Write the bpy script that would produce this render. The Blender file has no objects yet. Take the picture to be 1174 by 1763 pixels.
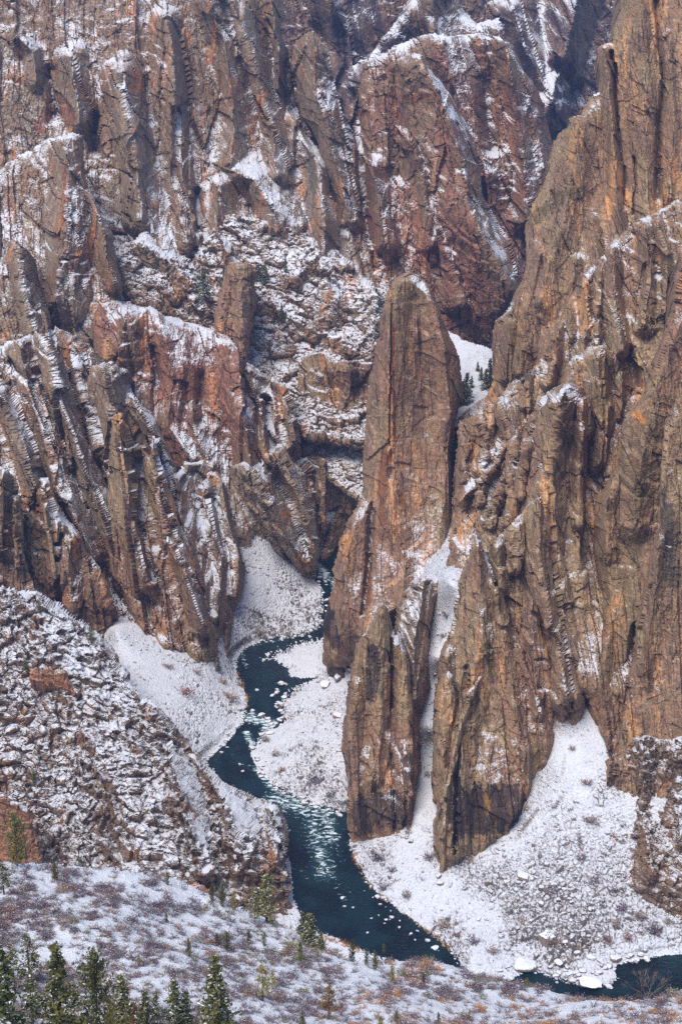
import bpy, math, random, time
import numpy as np
from concurrent.futures import ThreadPoolExecutor
T0 = time.time()
sc = bpy.context.scene
COL = sc.collection
R = math.radians
# ---------------------------------------------------------------- camera, sky, sun, exposure
CAM_Z = 500.0; PITCH = 22.0; VFOV = 30.0
cam_d = bpy.data.cameras.new('camera'); cam = bpy.data.objects.new('camera', cam_d); COL.objects.link(cam)
cam.location = (0, 0, CAM_Z); cam.rotation_euler = (R(90 - PITCH), 0, 0)
cam_d.sensor_fit = 'VERTICAL'; cam_d.angle = R(VFOV); cam_d.clip_end = 12000; cam_d.clip_start = 1
sc.camera = cam
w = bpy.data.worlds.new('World'); sc.world = w; w.use_nodes = True
nt = w.node_tree; nt.nodes.clear()
sky = nt.nodes.new('ShaderNodeTexSky'); sky.sky_type = 'NISHITA'; sky.sun_disc = False
SUN_EL, SUN_AZ = 62.0, -142.0      # azimuth from +y, clockwise: behind the camera and to the left
sky.sun_elevation = R(SUN_EL); sky.sun_rotation = R(SUN_AZ)
bg = nt.nodes.new('ShaderNodeBackground'); bg.inputs[1].default_value = 0.10
wo = nt.nodes.new('ShaderNodeOutputWorld'); nt.links.new(sky.outputs[0], bg.inputs[0]); nt.links.new(bg.outputs[0], wo.inputs[0])
sd_ = bpy.data.lights.new('sun', 'SUN'); sun = bpy.data.objects.new('sun', sd_); COL.objects.link(sun)
sd_.energy = 2.3; sd_.angle = R(34); sd_.color = (1.0, 0.93, 0.84)
from mathutils import Vector
sdir = Vector((math.sin(R(SUN_AZ)) * math.cos(R(SUN_EL)), math.cos(R(SUN_AZ)) * math.cos(R(SUN_EL)), math.sin(R(SUN_EL))))
sun.rotation_euler = sdir.to_track_quat('Z', 'Y').to_euler()
sc.view_settings.view_transform = 'Standard'; sc.view_settings.look = 'None'
sc.view_settings.exposure = 0.88; sc.view_settings.gamma = 1.0
sc.cycles.volume_bounces = 0; sc.cycles.max_bounces = 5; sc.cycles.diffuse_bounces = 3
sc.cycles.use_denoising = False
# ---------------------------------------------------------------- picture <-> place
W0, H0 = 1174.0, 1763.0
FPX = (H0 / 2) / math.tan(R(VFOV / 2)); CP, SP = math.cos(R(PITCH)), math.sin(R(PITCH))
def ray(u, v):
    c = H0 / 2 - v
    return (u - W0 / 2), FPX * CP + c * SP, -FPX * SP + c * CP
def rr(v):
    _, dy, dz = ray(0, v); return -dz / dy
def P(u, v, Y):
    dx, dy, dz = ray(u, v); return np.stack([dx / dy * Y, Y + 0 * dx, CAM_Z + dz / dy * Y], -1)
def px_of(p):
    x, y, z = p[..., 0], p[..., 1], p[..., 2] - CAM_Z
    f = y * CP - z * SP; up = y * SP + z * CP
    return W0 / 2 + x / f * FPX, H0 / 2 - up / f * FPX
# ---------------------------------------------------------------- noise (numpy)
EX = ThreadPoolExecutor(4)
def par(fn, n, *arrs, chunk=40000):
    idx = [(i, min(n, i + chunk)) for i in range(0, n, chunk)]
    outs = list(EX.map(lambda ab: fn(*[a[ab[0]:ab[1]] for a in arrs]), idx))
    if isinstance(outs[0], tuple): return tuple(np.concatenate([o[k] for o in outs]) for k in range(len(outs[0])))
    return np.concatenate(outs)
def _h(ix, iy, iz, s):
    h = (ix * np.uint32(374761393)) ^ (iy * np.uint32(668265263)) ^ (iz * np.uint32(2147483647 - 1274126177)) ^ np.uint32((s * 974711 + 12345) & 0xffffffff)
    h = (h ^ (h >> np.uint32(13))) * np.uint32(1274126177)
    h = (h ^ (h >> np.uint32(16))) * np.uint32(2246822519)
    return h ^ (h >> np.uint32(14))
def _f(h): return (h & np.uint32(0xffffff)).astype(np.float32) * np.float32(1 / 16777216.0)
def vn(p, s=0):                                    # value noise -1..1
    def fn(p):
        b = np.floor(p); f = (p - b).astype(np.float32); f = f * f * f * (f * (f * 6 - 15) + 10)
        b = b.astype(np.int32).astype(np.uint32); one = np.uint32(1)
        fx, fy, fz = f[:, 0], f[:, 1], f[:, 2]; X, Y, Z = b[:, 0], b[:, 1], b[:, 2]
        def c(i, j, k): return _f(_h(X + one * np.uint32(i), Y + one * np.uint32(j), Z + one * np.uint32(k), s))
        def l(a, b_, t): return a + (b_ - a) * t
        r = l(l(l(c(0,0,0), c(1,0,0), fx), l(c(0,1,0), c(1,1,0), fx), fy), l(l(c(0,0,1), c(1,0,1), fx), l(c(0,1,1), c(1,1,1), fx), fy), fz)
        return r * 2 - 1
    return par(fn, len(p), p)
def fbm(p, o=4, s=0, ridged=False, g=.5):
    r = np.zeros(len(p), np.float32); a = 1.0; t = 0
    for i in range(o):
        n = vn(p * (2.03 ** i) + 17.3 * i, s + i)
        r += a * ((1 - 2 * np.abs(n)) if ridged else n); t += a; a *= g
    return r / t
def voro(p, s=0):                                  # -> edge distance, cell random, block offset (random + tilted facet)
    def fn(p):
        b = np.floor(p); f = (p - b).astype(np.float32); bi = b.astype(np.int32)
        n = len(p); d1 = np.full(n, 9, np.float32); d2 = np.full(n, 9, np.float32)
        hh = np.zeros(n, np.uint32); vec = np.zeros((n, 3), np.float32)
        for i in (-1, 0, 1):
            for j in (-1, 0, 1):
                for k in (-1, 0, 1):
                    h = _h((bi[:, 0] + i).astype(np.uint32), (bi[:, 1] + j).astype(np.uint32), (bi[:, 2] + k).astype(np.uint32), s)
                    dx = i + .1 + .8 * (h & np.uint32(1023)).astype(np.float32) / 1024 - f[:, 0]
                    dy = j + .1 + .8 * ((h >> np.uint32(10)) & np.uint32(1023)).astype(np.float32) / 1024 - f[:, 1]
                    dz = k + .1 + .8 * ((h >> np.uint32(20)) & np.uint32(1023)).astype(np.float32) / 1024 - f[:, 2]
                    d = dx * dx + dy * dy + dz * dz
                    m = d < d1
                    d2 = np.where(m, d1, np.minimum(d2, d)); d1 = np.where(m, d, d1)
                    hh = np.where(m, h, hh)
                    vec[m, 0] = dx[m]; vec[m, 1] = dy[m]; vec[m, 2] = dz[m]
        h2 = _h(hh, hh >> np.uint32(7), hh, s + 5)
        r = _f(h2); g = [((h2 >> np.uint32(q)) & np.uint32(255)).astype(np.float32) / 128 - 1 for q in (3, 11, 19)]
        return np.sqrt(d2) - np.sqrt(d1), r, (r * 2 - 1) * .6 + .9 * (g[0] * vec[:, 0] + g[1] * vec[:, 1] + .5 * g[2] * vec[:, 2])
    return par(fn, len(p), p.astype(np.float64))
def joints(q, w_, h_, dip, seed, ang=.45):
    # slabs bounded by near-vertical joints and dipping cross joints: each block stands out or back and is tilted a little
    def fn(q):
        a = q[:, 0] + q[:, 1] * .25 + q[:, 2] * ang; t = a / w_; i = np.floor(t).astype(np.int64)
        def r1(i, k): return _f(_h((i & 0xffffffff).astype(np.uint32), np.full(len(i), k, np.uint32), np.zeros(len(i), np.uint32), seed))
        def r2(i, j, k): return _f(_h((i & 0xffffffff).astype(np.uint32), (j & 0xffffffff).astype(np.uint32), np.full(len(i), k, np.uint32), seed + 3))
        lo = i + .8 * (r1(i, 1) - .5); i = np.where(t < lo, i - 1, i); hi = i + 1 + .8 * (r1(i + 1, 1) - .5); i = np.where(t >= hi, i + 1, i)
        lo = i + .8 * (r1(i, 1) - .5); hi = i + 1 + .8 * (r1(i + 1, 1) - .5)
        s = (q[:, 2] + dip * q[:, 0]) / h_ + r1(i, 2) * 9.7; j = np.floor(s).astype(np.int64)
        l2 = j + .8 * (r2(i, j, 1) - .5); j = np.where(s < l2, j - 1, j); h2 = j + 1 + .8 * (r2(i, j + 1, 1) - .5); j = np.where(s >= h2, j + 1, j)
        l2 = j + .8 * (r2(i, j, 1) - .5); h2 = j + 1 + .8 * (r2(i, j + 1, 1) - .5)
        r = r2(i, j, 5); rc = r1(i, 4); gx = r2(i, j, 6) * 2 - 1; ft = t - .5 * (lo + hi); fs = s - .5 * (l2 + h2)
        off = (rc * 2 - 1) * .55 + (r * 2 - 1) * .6 + gx * ft * 1.1 - np.abs(r) * fs * .35
        e = np.minimum(t - lo, hi - t); groove = (1 - sm(0, .07 if w_ < 5 else .35 / w_, e)) * (r1(i, 8) > .4) * (1 if w_ < 5 else .5)
        return (off - groove * .5).astype(np.float32), r.astype(np.float32)
    return par(fn, len(q), q)
def sm(a, b, x):
    t = np.clip((x - a) / (b - a), 0, 1); return t * t * (3 - 2 * t)
# ---------------------------------------------------------------- picture-plane helpers
def segdist(U, V, pts, closed=False):
    pts = [tuple(q[:2]) for q in pts]
    if closed: pts = pts + [pts[0]]
    best = np.full(U.shape, 1e9, np.float32); tt = np.zeros(U.shape, np.float32); side = np.zeros(U.shape, np.float32)
    L = [math.dist(pts[i], pts[i + 1]) for i in range(len(pts) - 1)]; tot = sum(L) or 1; acc = 0
    for i, l in enumerate(L):
        (x0, y0), (x1, y1) = pts[i], pts[i + 1]
        if l < 1e-6: continue
        dx, dy = (x1 - x0) / l, (y1 - y0) / l
        a = np.clip((U - x0) * dx + (V - y0) * dy, 0, l)
        d = np.hypot(U - x0 - a * dx, V - y0 - a * dy); m = d < best
        best = np.where(m, d, best); tt = np.where(m, (acc + a) / tot, tt)
        side = np.where(m, dx * (V - y0) - dy * (U - x0), side); acc += l
    return best, tt, side
def inside(U, V, poly):
    r = np.zeros(U.shape, bool); n = len(poly); j = n - 1
    for i in range(n):
        xi, yi = poly[i]; xj, yj = poly[j]
        if yi != yj:
            r ^= ((yi > V) != (yj > V)) & (U < (xj - xi) * (V - yi) / (yj - yi) + xi)
        j = i
    return r
def rbf(pts, vals, U, V, eps=12.0):
    p = np.array(pts, float) / 100; n = len(p)
    K = np.sqrt(((p[:, None] - p[None]) ** 2).sum(-1) + (eps / 100) ** 2)
    A = np.zeros((n + 3, n + 3)); A[:n, :n] = K; A[:n, n] = 1; A[:n, n + 1:] = p; A[n, :n] = 1; A[n + 1:, :n] = p.T
    A[:n, :n] -= np.eye(n) * 1e-3
    c = np.linalg.lstsq(A, np.r_[np.array(vals, float), 0, 0, 0], rcond=None)[0]
    out = c[n] + c[n + 1] * U / 100 + c[n + 2] * V / 100
    for i in range(n): out = out + c[i] * np.sqrt((U / 100 - p[i, 0]) ** 2 + (V / 100 - p[i, 1]) ** 2 + (eps / 100) ** 2)
    return out
# ---------------------------------------------------------------- materials
class NT:
    def __init__(s, name):
        s.m = bpy.data.materials.new(name); s.m.use_nodes = True; s.t = s.m.node_tree; s.t.nodes.clear(); s.n = s.t.nodes
        s.out = s.n.new('ShaderNodeOutputMaterial'); s.b = s.n.new('ShaderNodeBsdfPrincipled'); s.t.links.new(s.b.outputs[0], s.out.inputs[0])
    def L(s, a, b):
        s.t.links.new(a, b)
    def put(s, sock, v):
        if isinstance(v, (int, float)): sock.default_value = v
        elif isinstance(v, tuple): sock.default_value = v if len(v) != 3 or len(sock.default_value) == 3 else (*v, 1)
        else: s.L(v, sock)
    def math(s, op, a, b=0.0, c=None, clamp=False):
        q = s.n.new('ShaderNodeMath'); q.operation = op; q.use_clamp = clamp; s.put(q.inputs[0], a); s.put(q.inputs[1], b)
        if c is not None: s.put(q.inputs[2], c)
        return q.outputs[0]
    def noise(s, vec, scale, detail=4, rough=.6, lac=2.1, dist=0):
        q = s.n.new('ShaderNodeTexNoise'); q.inputs['Scale'].default_value = scale; q.inputs['Detail'].default_value = detail
        q.inputs['Roughness'].default_value = rough; q.inputs['Lacunarity'].default_value = lac; q.inputs['Distortion'].default_value = dist
        s.L(vec, q.inputs['Vector']); return q.outputs[0]
    def vscale(s, vec, sc_, off=(0, 0, 0), rot=(0, 0, 0)):
        q = s.n.new('ShaderNodeMapping'); q.inputs['Scale'].default_value = sc_; q.inputs['Location'].default_value = off; q.inputs['Rotation'].default_value = rot
        s.L(vec, q.inputs['Vector']); return q.outputs[0]
    def ss(s, x, a, b, lo=0.0, hi=1.0):
        q = s.n.new('ShaderNodeMapRange'); q.interpolation_type = 'SMOOTHSTEP'; s.put(q.inputs[0], x)
        s.put(q.inputs[1], a); s.put(q.inputs[2], b); s.put(q.inputs[3], lo); s.put(q.inputs[4], hi); return q.outputs[0]
    def mix(s, f, a, b, mode='MIX'):
        q = s.n.new('ShaderNodeMix'); q.data_type = 'RGBA'; q.blend_type = mode
        s.put(q.inputs[0], f); s.put(q.inputs[6], a); s.put(q.inputs[7], b); return q.outputs[2]
    def attr(s, name):
        q = s.n.new('ShaderNodeAttribute'); q.attribute_name = name; return q
    def pos(s):
        q = s.n.new('ShaderNodeTexCoord'); return q.outputs['Object']
    def bump(s, h, strength, dist, normal=None):
        q = s.n.new('ShaderNodeBump'); q.inputs['Strength'].default_value = strength; q.inputs['Distance'].default_value = dist
        s.L(h, q.inputs['Height'])
        if normal is not None: s.L(normal, q.inputs['Normal'])
        return q.outputs[0]
    def z(s, vec):
        q = s.n.new('ShaderNodeSeparateXYZ'); s.L(vec, q.inputs[0]); return q.outputs[2]
SNOW = (0.70, 0.71, 0.76)
def rock_mat(name, base, alt, orange, dark, streak=.5, orange_amt=.5, tilt=0.0, snow_t=.62, fs=1.0):
    m = NT(name); p = m.pos()
    q = m.vscale(p, (1, 1, 1), rot=(0, R(tilt), 0))
    nb = m.noise(p, .013 * fs, 5, .62)
    st = m.noise(m.vscale(q, (.30 * fs, .11 * fs, .028 * fs)), 1.0, 6, .68)
    st2 = m.noise(m.vscale(q, (.09 * fs, .025 * fs, .012 * fs), (31, 7, 3)), 1.0, 5, .6)
    fine = m.noise(p, .8 * fs, 5, .7)
    strat = m.noise(m.vscale(p, (.06 * fs, .30 * fs, .42 * fs), rot=(R(14), R(-18), 0)), 1.0, 5, .65, dist=.3)
    blk = m.attr('block').outputs['Fac']
    c = m.mix(m.ss(m.math('ADD', nb, m.math('MULTIPLY', blk, .22)), .50, .70), base, alt)
    c = m.mix(m.ss(m.math('ADD', st, m.math('MULTIPLY', blk, .16)), .52, .68), c, m.mix(.6, c, dark))
    c = m.mix(m.math('MULTIPLY', m.ss(m.math('ADD', st2, m.math('MULTIPLY', fine, .22)), .66, .78), orange_amt), c, orange)
    v1 = m.math('ABSOLUTE', m.math('SUBTRACT', m.noise(m.vscale(p, (.010, .010, .022), (5, 9, 2)), 1.0, 4, .55), .5))
    c = m.mix(m.ss(v1, .002, .010, .45, 0.0), c, (.42, .30, .20))
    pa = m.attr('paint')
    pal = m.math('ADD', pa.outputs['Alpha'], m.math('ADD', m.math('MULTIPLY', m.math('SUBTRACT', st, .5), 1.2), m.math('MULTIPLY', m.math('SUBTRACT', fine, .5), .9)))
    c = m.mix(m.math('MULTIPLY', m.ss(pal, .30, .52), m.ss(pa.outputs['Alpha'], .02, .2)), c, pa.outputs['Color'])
    val = m.ss(m.math('ADD', m.math('MULTIPLY', st, .5), m.math('MULTIPLY', fine, .5)), .30, .70, .52, 1.46)
    crk = m.noise(m.vscale(q, (.75 * fs, .10 * fs, .022 * fs), (3, 1, 8)), 1.0, 3, .55)
    c = m.mix(m.ss(crk, .60, .67, 0, .75), c, (.03, .022, .024))
    val2 = m.ss(strat, .35, .65, .80, 1.2); val3 = m.ss(blk, 0, 1, .74, 1.24)
    val = m.math('MULTIPLY', m.math('MULTIPLY', val, val2), val3)
    c = m.mix(1.0, c, val, 'MULTIPLY')
    h = m.math('ADD', m.math('MULTIPLY', st, 1.2), m.math('ADD', m.math('MULTIPLY', fine, .8), m.math('MULTIPLY', strat, .5)))
    bn = m.bump(h, .8, 1.4); bs = m.bump(m.math('ADD', fine, m.math('MULTIPLY', strat, .6)), .8, 1.6)
    # snow lies where the broken surface faces up
    geo = m.n.new('ShaderNodeNewGeometry')
    up = m.math('ADD', m.math('ADD', m.math('MULTIPLY', m.z(bs), .34), m.math('MULTIPLY', m.attr('nup').outputs['Fac'], .46)), m.math('MULTIPLY', m.z(geo.outputs['True Normal']), .30))
    sn = m.noise(p, .6 * fs, 5, .75); sn2 = m.noise(p, .045 * fs, 3, .5)
    up = m.math('ADD', up, m.math('MULTIPLY', m.math('SUBTRACT', sn, .5), 1.15))
    up = m.math('ADD', up, m.math('MULTIPLY', m.math('SUBTRACT', sn2, .5), .7))
    up = m.math('ADD', up, m.attr('snowb').outputs['Fac'])
    s = m.ss(up, snow_t + .10, snow_t + .19)
    m.L(m.mix(s, c, SNOW), m.b.inputs['Base Color'])
    m.b.inputs['Roughness'].default_value = .88; m.b.inputs['Specular IOR Level'].default_value = .25
    m.L(bn, m.b.inputs['Normal'])
    return m.m
def snow_mat(name, rock=(.13, .11, .105), thr=.62, fs=1.0, hi=1.0):
    m = NT(name); p = m.pos()
    fine = m.noise(p, .9 * fs, 5, .75); mid = m.noise(p, .12 * fs, 5, .62)
    bn = m.bump(fine, .8, 1.0)
    geo = m.n.new('ShaderNodeNewGeometry')
    up = m.math('ADD', m.math('MULTIPLY', m.z(bn), .5), m.math('MULTIPLY', m.z(geo.outputs['True Normal']), .5))
    up = m.math('ADD', up, m.math('MULTIPLY', m.math('SUBTRACT', fine, .5), .55))
    up = m.math('ADD', up, m.math('MULTIPLY', m.math('SUBTRACT', mid, .5), .45))
    up = m.math('ADD', up, m.attr('snowb').outputs['Fac'])
    s = m.ss(up, thr - .05, thr + .10)
    c = m.mix(m.ss(mid, .35, .65), rock, tuple(1.5 * a for a in rock))
    c = m.mix(m.math('MULTIPLY', m.ss(m.noise(p, .25, 4, .6), .56, .66), .6), c, (.28, .16, .09))
    pa = m.attr('paint'); c = m.mix(pa.outputs['Alpha'], c, pa.outputs['Color'])
    sc_ = m.mix(m.ss(fine, .3, .7), tuple(hi * a for a in (.62, .64, .71)), tuple(hi * a for a in (.74, .75, .79)))
    m.L(m.mix(s, c, sc_), m.b.inputs['Base Color']); m.b.inputs['Roughness'].default_value = .8
    m.b.inputs['Specular IOR Level'].default_value = .25
    m.L(bn, m.b.inputs['Normal']); return m.m
# ---------------------------------------------------------------- mesh from arrays
def make_mesh(name, verts, quads, mats, attrs=None, smooth=False, parent=None, matidx=None):
    me = bpy.data.meshes.new(name); n, q = len(verts), len(quads); k = quads.shape[1]
    me.vertices.add(n); me.vertices.foreach_set('co', np.ascontiguousarray(verts, np.float32).ravel())
    me.loops.add(q * k); me.loops.foreach_set('vertex_index', np.ascontiguousarray(quads, np.int32).ravel())
    me.polygons.add(q); me.polygons.foreach_set('loop_start', np.arange(0, q * k, k, dtype=np.int32))
    me.polygons.foreach_set('loop_total', np.full(q, k, np.int32))
    me.update(calc_edges=True)
    for m in (mats if isinstance(mats, (list, tuple)) else [mats]): me.materials.append(m)
    if matidx is not None: me.polygons.foreach_set('material_index', matidx.astype(np.int32))
    me.polygons.foreach_set('use_smooth', np.full(q, smooth, bool))
    for an, av in (attrs or {}).items():
        if av.ndim == 2:
            a = me.attributes.new(an, 'FLOAT_COLOR', 'POINT'); a.data.foreach_set('color', av.astype(np.float32).ravel())
        else:
            a = me.attributes.new(an, 'FLOAT', 'POINT'); a.data.foreach_set('value', av.astype(np.float32))
    ob = bpy.data.objects.new(name, me); COL.objects.link(ob)
    if parent is not None: ob.parent = parent
    return ob
def tag(o, label=None, cat=None, kind=None, group=None):
    if label: o['label'] = label
    if cat: o['category'] = cat
    if kind: o['kind'] = kind
    if group: o['group'] = group
    return o
# ---------------------------------------------------------------- river outline and ground heights (picture pixels -> metres above the river)
RIVER = [(600,925),(578,938),(552,958),(541,968),(540,985),(543,1000),(556,1012),(560,1030),(558,1055),(556,1078),(538,1090),(500,1100),(460,1107),(432,1114),(416,1126),(411,1142),(414,1162),(420,1184),(427,1202),(426,1225),(415,1252),(395,1276),(372,1296),(356,1309),
 (385,1345),(440,1390),(480,1430),(500,1480),(508,1550),(535,1592),(600,1625),(680,1652),(760,1690),(860,1725),(1000,1750),(1260,1762),(1260,1640),(1174,1643),(1130,1648),(1080,1656),(1060,1666),(1066,1684),(1050,1697),(1010,1699),(960,1691),(925,1677),(905,1673),(880,1688),(835,1693),(797,1672),(768,1634),(735,1605),(700,1580),(660,1550),(628,1520),(608,1478),(597,1450),(600,1400),(578,1397),(540,1386),(500,1371),(468,1352),(448,1330),(436,1312),(430,1298),(433,1283),(443,1268),(458,1258),(474,1250),(490,1238),(482,1226),(482,1212),(488,1198),(505,1182),(530,1172),(546,1167),(510,1169),(496,1166),(491,1150),(478,1141),(452,1139),(446,1133),(470,1120),(500,1108),(552,1093),(575,1085),(590,1040),(592,1000),(600,960)]
GC = [(350,1180,14),(200,1088,36),(100,1000,8),(150,1085,14),(0,1000,8),(300,1130,24),(395,1115,8),(350,1270,7),(300,1240,18),(400,908,44),(410,1040,16),(470,960,24),(522,985,8),(440,1090,4),(500,1060,3),(380,1085,18),(340,1000,12),(300,900,20),(200,1000,10),
 (515,1135,.9),(530,1115,.8),(480,1136,.5),(535,1155,.9),
 (600,1170,12),(606,1140,18),(570,1165,5),(615,1250,14),(605,1370,7),(545,1300,6),(500,1230,3),(480,1310,3),(660,1100,30),(660,1300,12),
 (650,1470,3),(705,1440,9),(722,1400,15),(735,1250,43),(748,1130,71),(772,1000,104),(800,1480,12),(750,1500,7),(850,1455,16),(900,1405,26),(948,1310,45),
 (960,1238,58),(1005,1238,58),(900,1500,15),(850,1560,6),(800,1600,2.5),(900,1620,3),(1000,1560,11),(1000,1450,27),(1050,1340,45),(1060,1470,23),(1090,1530,13),(1174,1590,6),(1260,1610,5),(1000,1650,2),(1174,1625,2),(1100,1600,7),
 (780,1620,.8),(840,1655,1.6),(800,1645,1.0),(700,1550,1.5),(640,1500,1.5),(560,1612,1),(450,1600,3),(200,1500,3),(100,1250,10),(250,1350,6),(0,1400,4),(1200,1300,60),(830,1200,40),(860,1290,25),(900,1200,45),(1080,1150,60),(640,1000,30),(560,900,20),(830,1380,12),(660,1380,6)]
SHORE = RIVER[::2]
_gp = [(a, b) for a, b, c in GC] + [p for p in SHORE]
_gv = [c for a, b, c in GC] + [0.0] * len(SHORE)
def ground_z(U, V):
    U = np.asarray(U, float); V = np.asarray(V, float)
    z = rbf(_gp, _gv, U, V, 8.0)
    d, _, _ = segdist(U, V, RIVER, True); ins = inside(U, V, RIVER)
    out = np.maximum(z, .25 + .01 * d) * sm(-2, 22, d) + .06 * np.minimum(d, 8)
    return np.where(ins, -.12 * np.minimum(d, 20) - .02, out)
def ground_Y(u, v): return float(((CAM_Z - ground_z(np.array([float(u)]), np.array([float(v)]))) / rr(np.array([float(v)])))[0])
UMIN, UMAX, VMIN, VMAX = -70, 1244, -50, 1812
STORE = {}
def blur(A, r):
    for ax in (0, 1):
        pad = [(0, 0), (0, 0)]; pad[ax] = (r + 1, r)
        c = np.cumsum(np.pad(A, pad, mode='edge'), axis=ax)
        A = (c[2 * r + 1:] - c[:-2 * r - 1]) / (2 * r + 1) if ax == 0 else (c[:, 2 * r + 1:] - c[:, :-2 * r - 1]) / (2 * r + 1)
    return A
def paint_attr(U, V, paints, pts):
    col = np.zeros((len(U), 4), np.float32)
    if not paints: return col
    n1 = fbm(pts / 9.0, 3, 41); n2 = fbm(pts * np.array([.5, .5, .06]), 3, 47)
    for line, wd, c, a in paints:
        d, t, s = segdist(U + 5 * n1, V + 3 * n2, line)
        k = a * (1 - sm(wd * .45, wd * 1.1, d * (1 + .5 * n2))) 
        col[:, :3] = col[:, :3] * (1 - k[:, None]) + np.array(c)[None] * k[:, None]
        col[:, 3] = np.maximum(col[:, 3], k)
    nz = col[:, 3] > 1e-4
    return col
def layer(name, label, poly, anchors, mat, ridges=(), step=1.5, roll=(26, 22), amp=1.0, shear=0.0, snow=0.0, rough=5.0,
          terr=(14, 2.5), blocks=(1, 1, 1), flute=1.0, big=1.0, style='joint', snowpts=(), paints=(), kind='structure', cat=None, mode='rock', fs=1.0, conc=.03, depth=70, kids=(), seed=0, group=None, rank=0):
    if mode == 'rock':
        gp = [a for a in anchors if a[2] is None]
        poly = [(a, b + 38) if any(abs(a - g[0]) < 34 and abs(b - g[1]) < 26 for g in gp) else (a, b) for a, b in poly]
        anchors = list(anchors) + [(g[0], g[1] + 45, ground_Y(g[0], g[1]) + (g[3] if len(g) > 3 else 0) + 3) for g in gp]
    us = [p[0] for p in poly]; vs = [p[1] for p in poly]
    u = np.arange(max(UMIN, min(us) - 12), min(UMAX, max(us) + 12), step); v = np.arange(max(VMIN, min(vs) - 12), min(VMAX, max(vs) + 12), step)
    U, V = np.meshgrid(u, v); sh = U.shape; Uf, Vf = U.ravel(), V.ravel()
    # rough outline
    z0 = np.zeros_like(Uf)
    pj = np.stack([Uf / 30, Vf / 45, z0 + seed + len(name)], -1)
    ju = fbm(pj, 4, 61, g=.6) * rough * 1.6; jv = fbm(pj + 50, 4, 67, g=.6) * rough * 1.3
    Uj, Vj = Uf + ju, Vf + jv
    ins = inside(Uj, Vj, poly)
    k_ = np.stack([Uf, 0 * Uf, -Vf], -1) + seed * 31 + len(name) * 17.0
    bj = joints(k_, 24, 40, .45, 51)[0] * 2.6 * rough / 5; bj2 = joints(k_, 6.5, 13, -.3, 52)[0] * 1.5 * rough / 5; bv = joints(k_, 26, 34, -.5, 53, .4)[0] * 2.0 * rough / 5
    lo_ = fbm(pj * np.array([.6, .6, 1]), 1, 61) * rough * .8; Us, Vs = Uf + bj + lo_, Vf + bv; Um, Vm = Us + bj2 + ju * .35, Vs + jv * .35; ins = inside(Um, Vm, poly)
    if ins.sum() < 10: print('EMPTY', name); return None
    d, _, _ = segdist(Us, Vs, poly, True); d = np.where(inside(Us, Vs, poly), d, 0)
    # smooth base distance
    cu, cv = np.arange(u[0], u[-1] + 9, 8.0), np.arange(v[0], v[-1] + 9, 8.0)
    CU, CV = np.meshgrid(cu, cv)
    if mode == 'ground':
        Yb = (CAM_Z - ground_z(Uf, Vf)) / rr(Vf)
    else:
        ap = [(a[0], a[1]) for a in anchors]; av = [(ground_Y(a[0], a[1]) + (a[3] if len(a) > 3 else 0)) if a[2] is None else a[2] for a in anchors]
        if len(ap) < 4:
            k_ = len(ap); mu = sum(a[0] for a in ap) / k_
            for i_ in range(k_): ap.append((2 * mu - ap[i_][0] + 120, ap[i_][1])); av.append(av[i_])
        Yb = rbf(ap, av, Uf, Vf, 30.0)
    off = np.zeros(len(Uf), np.float32); gul = np.zeros(len(Uf), np.float32)
    flank = np.zeros(len(Uf), np.float32)
    for rd in ridges:
        pts, h, wl, wr = rd[:4]; wr = wr * (1.7 if shear >= .1 and h > 0 else 1); h1 = rd[4] if len(rd) > 4 else h; ws = rd[5] if len(rd) > 5 else 1.0
        dd, t, s = segdist(Us, Vs, pts)
        wv = np.where(s > 0, wl, wr) * (1 + (ws - 1) * t)
        prof = (1 - np.clip(dd / wv, 0, 1)) ** 1.15 * (abs(h) + (abs(h1) - abs(h)) * t)
        if h > 0:
            off = np.maximum(off, prof)
            if shear >= .1: flank = np.maximum(flank, np.where(s <= 0, np.clip(1.6 * (1 - dd / wv), 0, 1), 0) * sm(0, .15, t))
        else: gul = np.maximum(gul, prof)
    if mode == 'rock' and style == 'joint' and np.mean(Yb) > 860: off = off * 1.55; gul = gul * 1.0
    Yb = Yb - off + gul
    if roll:
        k = 1 - np.clip(np.where(ins, d, 0) / roll[0], 0, 1)
        Yb = Yb + roll[1] * (1 - np.sqrt(np.maximum(0, 1 - k * k)))
    B = P(Uf, Vf, Yb)
    G = B.reshape(*sh, 3)
    gx = np.gradient(blur2(G, 2), axis=1); gy = np.gradient(blur2(G, 2), axis=0)
    N = np.cross(gx, -gy); N /= np.linalg.norm(N, axis=-1, keepdims=True) + 1e-9
    N = np.where(N[..., 1:2] > 0, -N, N) if mode == 'rock' else np.where(N[..., 2:3] < 0, -N, N)
    N = N.reshape(-1, 3)
    sp = np.maximum(np.linalg.norm(gx, axis=-1), np.linalg.norm(gy, axis=-1)); sp = np.maximum(sp, np.maximum(blur(sp, 2), np.linalg.norm(np.gradient(G, axis=1), axis=-1))).ravel()
    mask = ins.reshape(sh); mi = np.flatnonzero(ins)
    pts = B[mi]; nn = N[mi]
    disp = np.zeros(len(mi), np.float32); blk = np.zeros(len(mi), np.float32)
    if mode == 'rock' and style == 'ledge':
        vr = np.array([0, 0, CAM_Z]) - pts; vr /= np.linalg.norm(vr, axis=-1, keepdims=True); nn = nn * .6 + vr; nn /= np.linalg.norm(nn, axis=-1, keepdims=True)
        sq = sp[mi]; A1, A2, A3 = [sm(.6, 2.2, f_ / sq) for f_ in (9.0, 4.0, 1.8)]
        q = pts.copy(); q[:, 0] += shear * q[:, 2]
        wz = np.stack([fbm(q / 22, 3, 3), fbm(q / 22, 3, 4), fbm(q / 30, 3, 5)], -1); q = (q + wz * np.array([3, 3, 5])) / fs + seed * 13.7
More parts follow.
